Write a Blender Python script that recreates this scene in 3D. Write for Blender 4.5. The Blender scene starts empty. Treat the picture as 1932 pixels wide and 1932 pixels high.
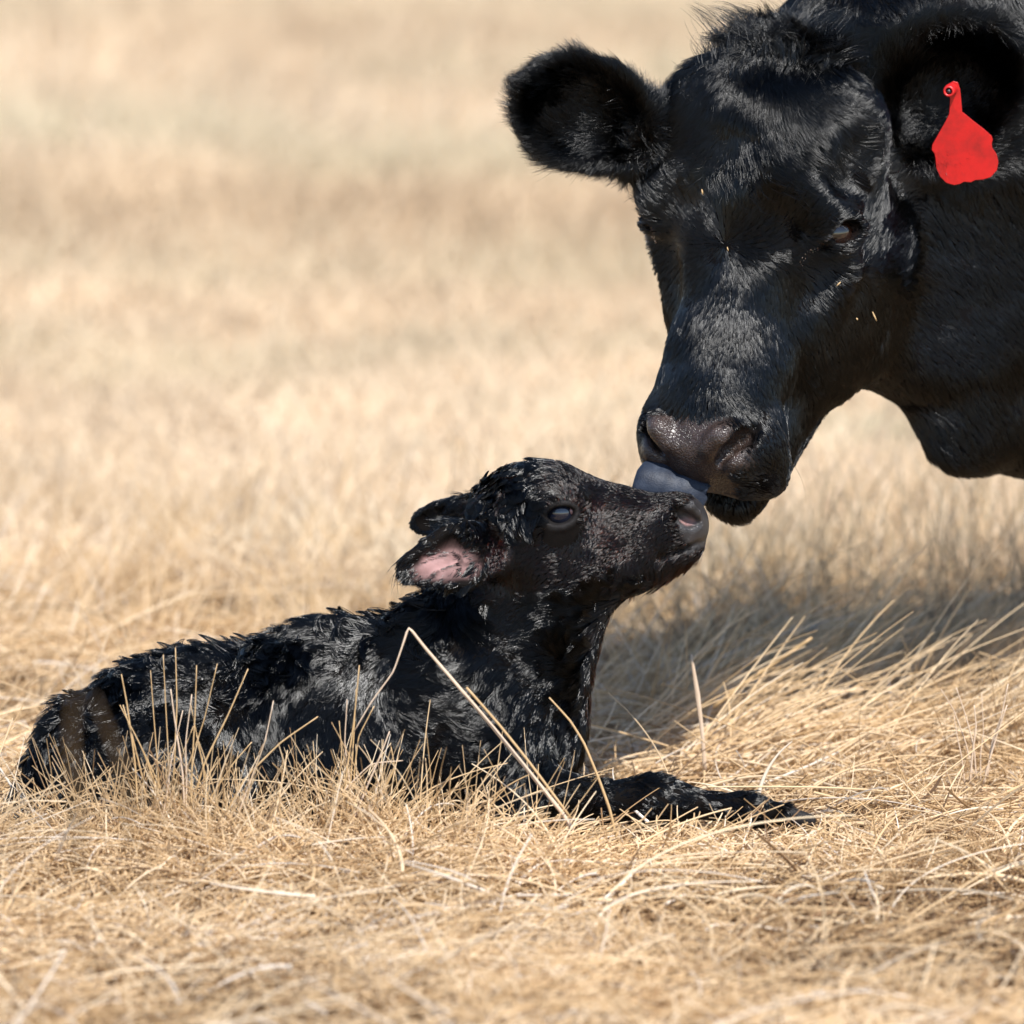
import bpy, bmesh, math
import numpy as np
from mathutils import Vector, Matrix, kdtree
rng = np.random.default_rng(7)
sc = bpy.context.scene
# ------------------------------------------------------------------ camera, sky, sun, exposure
CAM = np.array([0.0, -8.0, 1.7]); PITCH = math.radians(9.36); FPX = 13041.0
FWD = np.array([0, math.cos(PITCH), -math.sin(PITCH)]); UPV = np.array([0, math.sin(PITCH), math.cos(PITCH)])
cd = bpy.data.cameras.new('camera'); cam = bpy.data.objects.new('camera', cd)
sc.collection.objects.link(cam); sc.camera = cam
cam.location = CAM; cam.rotation_euler = (math.pi/2 - PITCH, 0, 0)
cd.sensor_fit = 'HORIZONTAL'; cd.sensor_width = 36.0; cd.sensor_height = 36.0
cd.lens = 36.0*FPX/1932.0
cd.clip_start = 0.1; cd.clip_end = 3000
cd.dof.use_dof = True; cd.dof.focus_distance = 8.09
cd.dof.aperture_fstop = cd.lens/74.0; cd.dof.aperture_blades = 9
SUN_E, SUN_A = math.radians(53), math.radians(24)      # elevation; azimuth to the right of the camera's back
sv = Vector((math.sin(SUN_A)*math.cos(SUN_E), -math.cos(SUN_A)*math.cos(SUN_E), math.sin(SUN_E)))
w = bpy.data.worlds.new('World'); sc.world = w; w.use_nodes = True
nt = w.node_tree; bg = nt.nodes['Background']
sky = nt.nodes.new('ShaderNodeTexSky'); sky.sky_type = 'NISHITA'; sky.sun_disc = False
sky.sun_elevation = SUN_E; sky.sun_rotation = math.atan2(sv.x, sv.y); sky.altitude = 1200; sky.dust_density = 0.6
nt.links.new(sky.outputs[0], bg.inputs[0]); bg.inputs[1].default_value = 0.135
sl = bpy.data.lights.new('sun', 'SUN'); so = bpy.data.objects.new('sun', sl); sc.collection.objects.link(so)
sl.energy = 4.7; sl.angle = math.radians(0.55); sl.color = (1.0, 0.972, 0.925)
so.rotation_euler = sv.to_track_quat('Z', 'Y').to_euler(); so.location = (3, -6, 6)
sc.view_settings.view_transform = 'Standard'; sc.view_settings.look = 'None'
sc.view_settings.exposure = 0.84; sc.view_settings.gamma = 1.0; sc.view_settings.use_curve_mapping = False
sc.render.engine = 'CYCLES'
sc.cycles.use_denoising = True
try: sc.cycles.denoiser = 'OPENIMAGEDENOISE'
except Exception: pass
sc.cycles.max_bounces = 6; sc.cycles.diffuse_bounces = 3; sc.cycles.glossy_bounces = 3
sc.cycles.transmission_bounces = 4; sc.cycles.transparent_max_bounces = 4
sc.cycles.sample_clamp_indirect = 4.0
sc.cycles_curves.shape = 'RIBBONS'; sc.cycles_curves.subdivisions = 2

S = 0.000621                                          # metres for one picture unit (1932 across) at the calf
def at(px, py, Y):
    """A point given by where it is seen and how far back it lies."""
    r = FWD*FPX + np.array([px-966.0, 0, 0]) - UPV*(py-966.0)
    return CAM + r*((Y-CAM[1])/r[1])
def nrm(v): v = np.asarray(v, float); return v/(np.linalg.norm(v, axis=-1, keepdims=True)+1e-12)

# ------------------------------------------------------------------ helpers
def link(o, parent=None):
    sc.collection.objects.link(o)
    if parent is not None: o.parent = parent
    return o
def tag(o, label=None, cat=None, group=None, kind=None):
    for k, v in (('label', label), ('category', cat), ('group', group), ('kind', kind)):
        if v: o[k] = v
    return o
def mesh_np(name, verts, faces, mat=None, parent=None, smooth=True):
    me = bpy.data.meshes.new(name)
    faces = np.asarray(faces); n = faces.shape[1]
    me.vertices.add(len(verts)); me.vertices.foreach_set('co', np.asarray(verts, np.float32).ravel())
    me.loops.add(faces.size); me.loops.foreach_set('vertex_index', faces.astype(np.int32).ravel())
    me.polygons.add(len(faces)); me.polygons.foreach_set('loop_start', np.arange(0, faces.size, n, dtype=np.int32))
    me.update(calc_edges=True); me.validate()
    if smooth: me.polygons.foreach_set('use_smooth', np.ones(len(me.polygons), bool))
    if mat: me.materials.append(mat)
    return link(bpy.data.objects.new(name, me), parent)
def set_attr(o, name, vals):
    a = o.data.attributes.new(name, 'FLOAT', 'POINT'); a.data.foreach_set('value', np.asarray(vals, np.float32))
def curves_np(name, pts, radii, mat, parent=None, tint=None):
    """pts (N,K,3), radii (N,K): one Curves object."""
    N, K = pts.shape[:2]
    h = bpy.data.hair_curves.new(name)
    h.add_curves([K]*N)
    h.attributes['position'].data.foreach_set('vector', np.ascontiguousarray(pts, np.float32).ravel())
    a = h.attributes.get('radius') or h.attributes.new('radius', 'FLOAT', 'POINT')
    a.data.foreach_set('value', np.ascontiguousarray(radii, np.float32).ravel())
    if tint is not None:
        a = h.attributes.new('tint', 'FLOAT', 'CURVE'); a.data.foreach_set('value', np.asarray(tint, np.float32))
    h.materials.append(mat)
    return link(bpy.data.objects.new(name, h), parent)
# value noise, vectorised
_perm = np.random.default_rng(3).random((32, 32, 32)).astype(np.float32)*2-1
def vnoise(p):
    p = np.asarray(p, np.float32); i = np.floor(p).astype(np.int64); f = p-i; f = f*f*(3-2*f); i &= 31; j = (i+1) & 31
    x0, y0, z0 = i[..., 0], i[..., 1], i[..., 2]; x1, y1, z1 = j[..., 0], j[..., 1], j[..., 2]
    fx, fy, fz = f[..., 0], f[..., 1], f[..., 2]
    a = _perm[x0, y0, z0]*(1-fx)+_perm[x1, y0, z0]*fx; b = _perm[x0, y1, z0]*(1-fx)+_perm[x1, y1, z0]*fx
    c = _perm[x0, y0, z1]*(1-fx)+_perm[x1, y0, z1]*fx; d = _perm[x0, y1, z1]*(1-fx)+_perm[x1, y1, z1]*fx
    return (a*(1-fy)+b*fy)*(1-fz)+(c*(1-fy)+d*fy)*fz
def vnoise3(p): return np.stack([vnoise(p), vnoise(p+[11.3, 4.7, 8.1]), vnoise(p+[3.9, 17.2, 23.4])], -1)

# ---- implicit bodies: smooth unions of tapered elliptic limbs, turned into one mesh by surface nets
class Body:
    def __init__(s, xs, ys, zs):
        s.ax = [np.asarray(a, np.float32) for a in (xs, ys, zs)]
        s.d = np.full([len(a) for a in s.ax], 1.0, np.float32)
    def C(s, a, b, ra, rb=None, hint=(0, 0, 1), k=.03, sub=False, axes=None):
        """limb from a to b; ra = (radius along hint, radius across[, radius along the axis])"""
        a = np.asarray(a, float); b = np.asarray(b, float)
        rb = ra if rb is None else rb
        ra = tuple(ra) if hasattr(ra, '__len__') else (ra, ra); rb = tuple(rb) if hasattr(rb, '__len__') else (rb, rb)
        if len(ra) == 2: ra = ra+((ra[0]+ra[1])/2,)
        if len(rb) == 2: rb = rb+((rb[0]+rb[1])/2,)
        ba = b-a; L2 = float(ba@ba)
        if axes is None:
            t3 = nrm(ba) if L2 > 1e-10 else np.array([1., 0, 0]); n1 = np.asarray(hint, float); n1 = nrm(n1-t3*(n1@t3)); n2 = np.cross(t3, n1)
        else: n1, n2, t3 = [np.asarray(q, float) for q in axes]
        m = max(ra+rb)+k+.012
        lo = np.minimum(a, b)-m; hi = np.maximum(a, b)+m; sl = []
        for q in range(3):
            i0 = max(0, int(np.searchsorted(s.ax[q], lo[q]))-1); i1 = min(len(s.ax[q]), int(np.searchsorted(s.ax[q], hi[q]))+1)
            if i1-i0 < 1: return
            sl.append(slice(i0, i1))
        X = s.ax[0][sl[0]][:, None, None]-a[0]; Y = s.ax[1][sl[1]][None, :, None]-a[1]; Z = s.ax[2][sl[2]][None, None, :]-a[2]
        t = np.clip((X*ba[0]+Y*ba[1]+Z*ba[2])/L2, 0, 1).astype(np.float32) if L2 > 1e-10 else np.float32(0)
        X = X-t*ba[0]; Y = Y-t*ba[1]; Z = Z-t*ba[2]
        k0 = 0; k1 = 0
        for n, u, v in ((n1, ra[0], rb[0]), (n2, ra[1], rb[1]), (t3, ra[2], rb[2])):
            r = u+(v-u)*t; q = (X*n[0]+Y*n[1]+Z*n[2])/r
            k0 = k0+q*q; k1 = k1+(q/r)**2
        k0 = np.sqrt(k0); d2 = (k0*(k0-1)/(np.sqrt(k1)+1e-6)).astype(np.float32)
        d = s.d[tuple(sl)]
        if sub: d2 = -d2; h = np.maximum(k-np.abs(d-d2), 0)/k; s.d[tuple(sl)] = np.maximum(d, d2)+h*h*k*.25
        else: h = np.maximum(k-np.abs(d-d2), 0)/k; s.d[tuple(sl)] = np.minimum(d, d2)-h*h*k*.25
    def E(s, c, axes, r, k=.03, sub=False):
        s.C(c, c, r, r, axes=axes, k=k, sub=sub)
    def chain(s, pts, rs, hint=(0, 0, 1), k=.02, sub=False):
        for i in range(len(pts)-1): s.C(pts[i], pts[i+1], rs[i], rs[i+1], hint, k, sub)
    def mesh(s):
        d = s.d; n = d.shape; ng = d < 0
        cnt = np.zeros([q-1 for q in n], np.int8)
        offs = [(i, j, k) for i in (0, 1) for j in (0, 1) for k in (0, 1)]
        for o in offs: cnt += ng[o[0]:n[0]-1+o[0], o[1]:n[1]-1+o[1], o[2]:n[2]-1+o[2]]
        act = np.argwhere((cnt > 0) & (cnt < 8)); idx = np.full(cnt.shape, -1, np.int32)
        idx[tuple(act.T)] = np.arange(len(act))
        val = np.stack([d[act[:, 0]+o[0], act[:, 1]+o[1], act[:, 2]+o[2]] for o in offs], 1)
        P = np.zeros((len(act), 3)); W = np.zeros(len(act)); oa = np.array(offs, float)
        for i in range(8):
            for j in range(i+1, 8):
                if np.abs(oa[i]-oa[j]).sum() == 1:
                    cr = (val[:, i] < 0) != (val[:, j] < 0); t = val[:, i]/(val[:, i]-val[:, j]+1e-20)
                    P[cr] += (oa[i]+(oa[j]-oa[i])*t[cr, None]); W[cr] += 1
        P /= W[:, None]
        V = np.stack([s.ax[q][act[:, q]]+(s.ax[q][act[:, q]+1]-s.ax[q][act[:, q]])*P[:, q] for q in range(3)], 1)
        F = []
        for q in range(3):
            a, b = [(1, 2), (2, 0), (0, 1)][q]
            m = [slice(None)]*3; m2 = [slice(None)]*3; m[q] = slice(0, n[q]-1); m2[q] = slice(1, n[q])
            for e in (a, b): m[e] = slice(1, n[e]-1); m2[e] = slice(1, n[e]-1)
            A, B = ng[tuple(m)], ng[tuple(m2)]
            for flip in (0, 1):
                c = np.argwhere((A & ~B) if not flip else (~A & B))
                if not len(c): continue
                c[:, a] += 1; c[:, b] += 1
                def g(da, db):
                    e = c.copy(); e[:, a] += da; e[:, b] += db; return idx[tuple(e.T)]
                f = np.stack([g(-1, -1), g(0, -1), g(0, 0), g(-1, 0)], 1)
                F.append(f if not flip else f[:, ::-1])
        return V, np.concatenate(F)
def axis(*seg):
    """axis((x0,x1,step),(x1,x2,step)...) with steps easing between pieces"""
    out = []
    for x0, x1, st in seg: out += list(np.linspace(x0, x1, max(2, int(round((x1-x0)/st))+1))[:-1])
    return np.array(out+[seg[-1][1]])
def grow(x0, x1, s0, s1):
    out = [x0]; st = s0
    while out[-1] < x1: out.append(out[-1]+st); st = min(s1, st*1.12)
    return np.array(out)
def vnormals(V, F):
    fn = np.cross(V[F[:, 2]]-V[F[:, 0]], V[F[:, 3]]-V[F[:, 1]]); N = np.zeros_like(V)
    for i in range(4):
        for q in range(3): N[:, q] += np.bincount(F[:, i], fn[:, q], len(V))
    return nrm(N), .5*np.linalg.norm(fn, axis=1)
def smooth(V, F, it, lam=.5, keep=None):
    e = np.concatenate([F[:, [0, 1]], F[:, [1, 2]], F[:, [2, 3]], F[:, [3, 0]]]); e = np.concatenate([e, e[:, ::-1]])
    deg = np.bincount(e[:, 0], minlength=len(V))
    for i in range(it):
        l = lam if i % 2 == 0 else -lam*1.04
        M = np.stack([np.bincount(e[:, 0], V[e[:, 1], q], len(V)) for q in range(3)], 1)/np.maximum(deg, 1)[:, None]
        V = V+l*(M-V)
    return V
# ------------------------------------------------------------------ the calf's body (lying, head raised, one mesh)
def P(px, py, Y=0.0): return at(px, py, Y)
XA, YA, ZA = np.eye(3)
WAX = (ZA, YA, XA)          # axes order for radii (vertical, depth, along)
def calf_eye(sd):
    ex = nrm(np.array([.97, 0, .24])); ez = np.array([-ex[2], 0, ex[0]])
    return P(1057, 972, sd*.062), ex, ez
def build_calf():
    B = Body(axis((-.63, -.17, .0052), (-.17, .25, .0027), (.25, .42, .0042)), axis((-.20, -.10, .004), (-.10, .10, .003), (.10, .20, .005)),
             axis((-.03, .27, .005), (.27, .475, .0027)))
    s = S
    def E(px, py, Y, rx, rz, ry, k=.03, sub=False, axes=WAX): B.E(P(px, py, Y), axes, (rz*s, ry*s, rx*s), k, sub)
    def C(a, b, ra, rb, k=.03, sub=False, hint=ZA): B.C(P(*a), P(*b), tuple(q*s for q in ra), tuple(q*s for q in rb), hint, k, sub)
    # trunk
    C((350, 1420, 0), (790, 1400, 0), (158, 158), (195, 155), k=.05)
    C((430, 1316, 0), (620, 1290, 0), (72, 60), (75, 60), k=.06)
    C((620, 1290, 0), (850, 1226, 0), (75, 60), (92, 65), k=.06)
    E(186, 1462, 0, 135, 142, 136, k=.05)
    E(305, 1322, 0, 95, 62, 70, k=.06)
    for sd in (-1, 1):
        E(265, 1470, sd*.085, 150, 105, 50, k=.04)
        E(410, 1510, sd*.105, 60, 55, 36, k=.04)
        C((410, 1545, sd*.13), (110, 1580, sd*.125), (32, 30), (26, 24), k=.03)
        C((110, 1580, sd*.125), (260, 1595, sd*.15), (24, 22), (20, 20), k=.02)
        E(905, 1390, sd*.065, 105, 150, 62, k=.05)
        C((950, 1420, sd*.085), (985, 1515, sd*.095), (62, 50), (50, 45), k=.04, hint=XA)
    E(985, 1400, 0, 108, 135, 112, k=.05)
    # neck and throat
    C((880, 1290, 0), (985, 1100, 0), (140, 95), (100, 75), k=.05, hint=XA)
    C((995, 1310, 0), (1070, 1120, 0), (105, 92), (88, 70), k=.05, hint=XA)
    # forelegs: near one stretched forward, far one folded under
    C((985, 1505, -.095), (1190, 1514, -.10), (54, 46), (36, 32), k=.03)
    E(1238, 1508, -.10, 50, 40, 34, k=.03)
    C((1238, 1510, -.10), (1400, 1526, -.10), (34, 28), (22, 20), k=.025)
    E(1412, 1527, -.10, 30, 25, 24, k=.02)
    C((1412, 1529, -.10), (1478, 1536, -.10), (20, 19), (20, 22), k=.018)
    for cy in (-.1115, -.0885):                                   # two claws of the hoof
        C((1478, 1537, cy), (1530, 1549, cy*1.0), (21, 14), (13, 10), k=.006)
    C((1424, 1548, -.10), (1436, 1553, -.10), (8, 14), (7, 12), k=.008)
    C((985, 1520, .095), (1130, 1545, .11), (48, 44), (34, 32), k=.03)
    C((1130, 1545, .11), (990, 1590, .13), (30, 28), (20, 20), k=.02)
    # tail along the rump
    B.chain([P(130, 1345, -.01), P(78, 1430, -.03), P(48, 1500, -.05), P(50, 1570, -.07)], [.014, .012, .011, .009], k=.02)
    # skull
    E(1008, 985, 0, 114, 116, 92, k=.04)
    C((1060, 968, 0), (1268, 990, 0), (80, 80), (50, 50), k=.03)
    C((1045, 1052, 0), (1245, 1036, 0), (88, 78), (50, 44), k=.03)
    C((1110, 1085, 0), (1215, 1062, 0), (50, 45), (36, 34), k=.04)
    E(1284, 990, 0, 50, 55, 54, k=.025)
    E(1275, 1036, 0, 48, 30, 38, k=.015)
    for sd in (-1, 1):
        E(1056, 965, sd*.046, 46, 40, 20, k=.025)               # orbit
        E(1085, 1055, sd*.036, 70, 50, 26, k=.03)               # cheek
        E(1288, 976, sd*.026, 32, 28, 18, k=.012)               # nostril wing
    # mouth line
    for sd in (-1,):
        B.chain([P(1342, 1020, -.004), P(1318, 1028, -.027), P(1285, 1040, -.032), P(1250, 1052, -.034)], [.0035, .0035, .003, .002], k=.006, sub=True)
    # nostrils
    for sd in (-1, 1):
        B.chain([P(1288, 962, sd*.040), P(1294, 975, sd*.0375), P(1306, 984, sd*.034), P(1318, 988, sd*.030)], [.006, .0085, .0065, .003], k=.006, sub=True)
        B.chain([P(1283, 948, sd*.037), P(1300, 952, sd*.036), P(1316, 966, sd*.031)], [.006, .0055, .004], k=.008)
    # eyes: lids, then the opening
    for sd in (-1, 1):
        c, ex, ez = calf_eye(sd)
        for lid in (1, -1):
            pts = [c+ex*x+ez*(lid*.0128*(1-(x/.0225)**2))+YA*(-sd*(.001+.010*abs(x/.0235)**2)) for x in np.linspace(-.0235, .0235, 7)]
            B.chain(pts, [.0036 if lid > 0 else .0030]*7, k=.007)
        B.E(c, (ez, YA, ex), (.0104, .016, .0168), .004, True)
    # ears
    def ear(pts, rs, face, ks=.012):
        for (a, b, ra, rb) in pts: B.C(a, b, ra, rb, face, ks)
    # near ear: leaf lying back and down, cup open to the camera
    e_ax = nrm(P(745, 1082, -.105)-P(905, 1040, -.075)); fn = nrm(np.array([.15, -1, .42])); fn = nrm(fn-e_ax*(fn@e_ax)); e_up = np.cross(e_ax, fn)
    if e_up[2] < 0: e_up = -e_up
    cE = P(835, 1062, -.098)
    eA = P(862, 1056, -.092); eT = P(768, 1082, -.104)
    B.C(eA, eT, (.0365, .015), (.0170, .008), e_up, .012)
    B.C(P(918, 1033, -.050), eA, (.032, .020), (.033, .015), e_up, .016)
    B.C(eA+fn*.0125, eT+fn*.0075, (.0315, .0140), (.0125, .0065), e_up, .005, True)
    B.C(P(896, 1042, -.100), P(860, 1050, -.108), (.012, .016), (.024, .012), e_up, .010, True)
    B.chain([eA+e_up*.006-fn*.001, (eA+eT)/2+e_up*.001-fn*.001, eT-fn*.000], [.0035, .003, .002], k=.008)
    B.chain([eA-e_up*.012-fn*.000, (eA+eT)/2-e_up*.010+fn*.000], [.004, .002], k=.01)
    B.chain([eA-e_ax*.020+e_up*.036+fn*.005, eA+e_up*.036+fn*.004, (eA+eT)/2+e_up*.0265+fn*.003, eT+e_up*.016+fn*.002], [.0055, .005, .004, .003], k=.008)   # upper rim rolls over the cup
    # far ear
    f_ax = nrm(P(768, 990, .115)-P(905, 955, .07)); fn2 = nrm(np.array([-.1, -1, .1])); fn2 = nrm(fn2-f_ax*(fn2@f_ax)); f_up = np.cross(f_ax, fn2)
    if f_up[2] < 0: f_up = -f_up
    cF = P(832, 977, .095)
    B.E(cF, (f_up, fn2, f_ax), (.0205, .012, .041), .012)
    B.C(P(930, 975, .045), P(870, 972, .08), (.022, .018), (.020, .013), f_up, .014)
    B.E(cF+fn2*.010, (f_up, fn2, f_ax), (.0165, .010, .036), .006, True)
    V, F = B.mesh()
    return smooth(V, F, 4), F, dict(cE=cE, e_ax=e_ax, fn=fn, e_up=e_up, cF=cF)

# ------------------------------------------------------------------ the cow's body (one mesh: head, ears, neck, dewlap, trunk, legs)
def atc(px, py, Y): return at(px, py, Y-.065)
PO = atc(1428, 92, .20); NO = atc(1286, 890, .085)
HU = nrm(NO-PO); HW = np.array([-math.sin(math.radians(30)), -math.cos(math.radians(30)), 0.]); HW = nrm(HW-HU*(HW@HU)); HV = np.cross(HW, HU)
HL = np.linalg.norm(NO-PO)
def H(u, v, w): return PO+HU*u+HV*v+HW*w
def Hinv(p): q = np.asarray(p)-PO; return np.stack([q@HU, q@HV, q@HW], -1)
HAX = (HW, HV, HU)          # radii order (w, v, u)
def proj(p):
    q = np.asarray(p)-CAM; z = q@FWD
    return np.stack([966+FPX*q[..., 0]/z, 966-FPX*(q@UPV)/z], -1)
EYE_U, EYE_V, EYE_W = .199, .119, -.052
def cow_eye(q):
    n = nrm(HV*q*.80+HW*.60); ex = nrm(HU*-.35+HV*q*.50-HW*.62); ex = nrm(ex-n*(ex@n)); ez = nrm(np.cross(n, ex)); ez = ez if ez[2] > 0 else -ez
    return n, ex, ez, H(EYE_U, q*EYE_V, EYE_W)+n*.017
def build_cow():
    xs = np.concatenate([axis((-.06, .55, .0032))[:-1], axis((.55, .72, .006))[:-1], grow(.72, 3.2, .008, .04)])
    ys = np.concatenate([axis((-.06, .40, .0040))[:-1], grow(.40, 2.2, .005, .04)])
    zs = np.concatenate([axis((-.02, .36, .018))[:-1], axis((.36, .98, .0034))[:-1], grow(.98, 1.5, .006, .04)])
    B = Body(xs, ys, zs)
    def E(c, r, k=.03, sub=False): B.E(H(*c), HAX, (r[2], r[1], r[0]), k, sub)
    def C(a, b, ra, rb, k=.03, sub=False): B.C(H(*a), H(*b), ra, rb, HW, k, sub)      # radii (w, v)
    # trunk, legs (mostly outside the picture)
    sh = np.array([1.24, .50, .95]); rp = np.array([2.66, .86, .98]); bd = nrm(rp-sh); sd = np.cross(ZA, bd)
    B.C(sh, (sh+rp)/2-ZA*.06, (.36, .25), (.40, .33), ZA, .12); B.C((sh+rp)/2-ZA*.06, rp, (.40, .33), (.31, .25), ZA, .12)
    for q, o in ((-1, 0), (1, 0)):
        f = sh+sd*q*.14+bd*.08; h = rp+sd*q*.15-bd*.05
        B.chain([f-ZA*.1, f-ZA*.42-bd*.03, f*[1, 1, 0]+ZA*.38, f*[1, 1, 0]+ZA*.12, f*[1, 1, 0]+ZA*.03-bd*.03], [.13, .085, .055, .042, .055], k=.05)
        B.chain([h-ZA*.1, h-ZA*.42-bd*.06, h*[1, 1, 0]+ZA*.48+bd*.10, h*[1, 1, 0]+ZA*.12+bd*.03, h*[1, 1, 0]+ZA*.03], [.18, .11, .06, .045, .055], k=.05)
    B.chain([rp+ZA*.26+bd*.2, rp+bd*.36-ZA*.1, rp+bd*.36-ZA*.55], [.04, .03, .03], k=.03)
    # neck, throat and dewlap
    nk = atc(1640, 255, .42)
    B.C(nk, sh+ZA*.06-bd*.12, (.185, .115), (.29, .19), ZA, .10)
    B.C(atc(1690, 110, .42), atc(2050, -60, .55), (.11, .075), (.17, .11), ZA, .09)
    B.C(atc(1560, 560, .36), atc(1860, 560, .46), (.085, .080), (.15, .11), ZA, .08)
    B.C(atc(1590, 655, .32), atc(1700, 660, .36), (.045, .05), (.048, .05), ZA, .04)
    B.C(atc(1790, 700, .38), atc(1822, 812, .40), (.060, .045), (.048, .04), XA, .05)
    B.C(atc(1822, 800, .40), atc(2050, 815, .52), (.045, .04), (.07, .06), ZA, .05)
    # skull
    E((.125, 0, -.100), (.128, .124, .098), .04)
    C((.078, -.078, -.075), (.078, .068, -.075), (.062, .070), (.062, .070), .05)
    E((.050, 0, -.058), (.055, .066, .062), .05)
    C((.12, 0, -.075), (.41, 0, -.062), (.070, .106), (.050, .066), .05)
    for q in (-1, 1):
        E((.245, q*.086, -.165), (.130, .046, .098), .05)
        C((.20, q*.068, -.232), (.46, q*.032, -.138), (.064, .046), (.042, .036), .05)
        E((EYE_U-.004, q*.106, -.050), (.044, .036, .042), .028)
        C((.158, q*.058, -.020), (.172, q*.122, -.034), (.021, .024), (.020, .018), .025)      # brow
        C((.235, q*.118, -.080), (.31, q*.082, -.080), (.018, .018), (.018, .018), .03)       # cheek bone
    for q in (-1, 1):
        E((.318, q*.104, -.030), (.075, .030, .042), .05, True)      # hollow beside the nose bone
        E((.120, q*.132, -.030), (.040, .020, .034), .04, True)      # temple
    E((.130, 0, .026), (.040, .022, .026), .035, True)
    # muzzle
    C((.37, 0, -.060), (.455, 0, -.056), (.048, .067), (.046, .070), .04)
    for q in (-1, 1):
        E((.462, q*.060, -.064), (.046, .034, .044), .025)
        E((.490, q*.054, -.086), (.032, .038, .028), .02)
    E((.474, 0, -.046), (.036, .052, .038), .02)
    C((.500, -.036, -.078), (.500, .036, -.078), (.024, .020), (.024, .020), .02)
    C((.36, 0, -.135), (.513, 0, -.146), (.038, .052), (.026, .042), .035)
    # mouth between lip and chin
    B.E(H(.51, 0, -.113), (nrm(HW+HU*.06), HV, HU), (.0085, .100, .085), .010, True)
    # nostrils and their wings
    for q in (-1, 1):
        E((.485, q*.056, -.034), (.021, .016, .022), .012)
        B.chain([H(.450, q*.054, -.004), H(.462, q*.041, -.001), H(.478, q*.027, -.006)], [.005, .007, .006], k=.022)
        B.chain([H(.444, q*.071, -.024), H(.454, q*.067, -.014), H(.472, q*.050, -.010), H(.488, q*.038, -.018)], [.006, .0100, .0090, .005], k=.006, sub=True)
        B.chain([H(.456, q*.062, -.024), H(.474, q*.044, -.026)], [.011, .010], k=.005, sub=True)
    # eye openings with lids
    for q in (-1, 1):
        n, ex, ez, c = cow_eye(q)
        for lid in (1, -1):
            pts = [c+ex*x+ez*(lid*.0175*(1-(x/.026)**2))-n*(.004+.010*abs(x/.026)**2) for x in np.linspace(-.026, .026, 7)]
            B.chain(pts, [.0062 if lid > 0 else .0055]*7, k=.012)
        B.E(c, (ez, n, ex), (.0150, .020, .0215), .004, True)
        B.chain([c-ex*.019-n*.004, c-ex*.036-ez*.012-n*.008, c-ex*.054-ez*.024-n*.014], [.006, .0055, .003], k=.010, sub=True)  # tear trough
    # ears
    def ear(c, ax, face, L, Wd, T, base, rb, cut):
        ax = nrm(ax); fn = nrm(face-ax*(np.asarray(face)@ax)); up = np.cross(ax, fn); up = up if up[2] > 0 else -up
        B.E(c, (up, fn, ax), (Wd, T, L), .015)
        B.C(base, c-ax*L*.45, (rb, rb*.8), (Wd*.72, T*.9), up, .03)
        B.E(c+fn*cut, (up, fn, ax), (Wd*.84, T, L*.86), .008, True)
        B.C(c-ax*L*.3+fn*cut*1.0, base*.45+(c-ax*L*.45)*.55+fn*cut*.7, (Wd*.55, T*.7), (Wd*.3, T*.5), up, .015, True)
        return ax, fn, up
    g = {}
    g['eL'] = (atc(1096, 210, .245),)+ear(atc(1096, 210, .245), atc(985, 165, .24)-atc(1225, 268, .27), np.array([-.10, -1, -.05]), .071, .060, .030, atc(1238, 275, .28), .050, .024)
    g['eR'] = (atc(1790, 188, .335),)+ear(atc(1790, 188, .335), atc(1860, 100, .34)-atc(1690, 262, .33), np.array([-.35, -1, -.12]), .086, .070, .040, atc(1672, 285, .32), .044, .030)
    V, F = B.mesh()
    return smooth(V, F, 4), F, g
# ------------------------------------------------------------------ materials
def mat(name):
    m = bpy.data.materials.new(name); m.use_nodes = True; t = m.node_tree
    return m, t, t.nodes['Principled BSDF'], t.nodes['Material Output']
def node(t, kind, **kw):
    n = t.nodes.new('ShaderNode'+kind)
    for k, v in kw.items():
        if k.startswith('i_'): n.inputs[int(k[2:]) if k[2:].isdigit() else k[2:].replace('_', ' ')].default_value = v
        else: setattr(n, k, v)
    return n
def ramp(t, stops, src=None, interp='LINEAR'):
    r = t.nodes.new('ShaderNodeValToRGB'); e = r.color_ramp; e.interpolation = interp
    while len(e.elements) < len(stops): e.elements.new(.5)
    for el, (p, c) in zip(e.elements, stops): el.position = p; el.color = tuple(c)+(1,) if len(c) == 3 else c
    if src: t.links.new(src, r.inputs[0])
    return r
def mixc(t, fac, a, b, blend='MIX'):
    m = t.nodes.new('ShaderNodeMix'); m.data_type = 'RGBA'; m.blend_type = blend
    for sock, v in ((m.inputs[0], fac), (m.inputs[6], a), (m.inputs[7], b)):
        if hasattr(v, 'is_linked'): t.links.new(v, sock)
        elif isinstance(v, tuple): sock.default_value = v+(1,) if len(v) == 3 else v
        else: sock.default_value = v
    return m.outputs[2]
def attr(t, name): return node(t, 'Attribute', attribute_name=name).outputs['Fac']
def noise(t, scale, detail=4, rough=.6, vec=None, dist=0):
    n = node(t, 'TexNoise'); n.inputs['Scale'].default_value = scale; n.inputs['Detail'].default_value = detail
    n.inputs['Roughness'].default_value = rough; n.inputs['Distortion'].default_value = dist
    if vec: t.links.new(vec, n.inputs['Vector'])
    return n
def objco(t): return node(t, 'TexCoord').outputs['Object']
def bump(t, h, strength, dist, b, prev=None):
    n = node(t, 'Bump'); n.inputs['Strength'].default_value = strength; n.inputs['Distance'].default_value = dist
    t.links.new(h, n.inputs['Height'])
    if prev: t.links.new(prev, n.inputs['Normal'])
    t.links.new(n.outputs[0], b.inputs['Normal']); return n.outputs[0]
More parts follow.
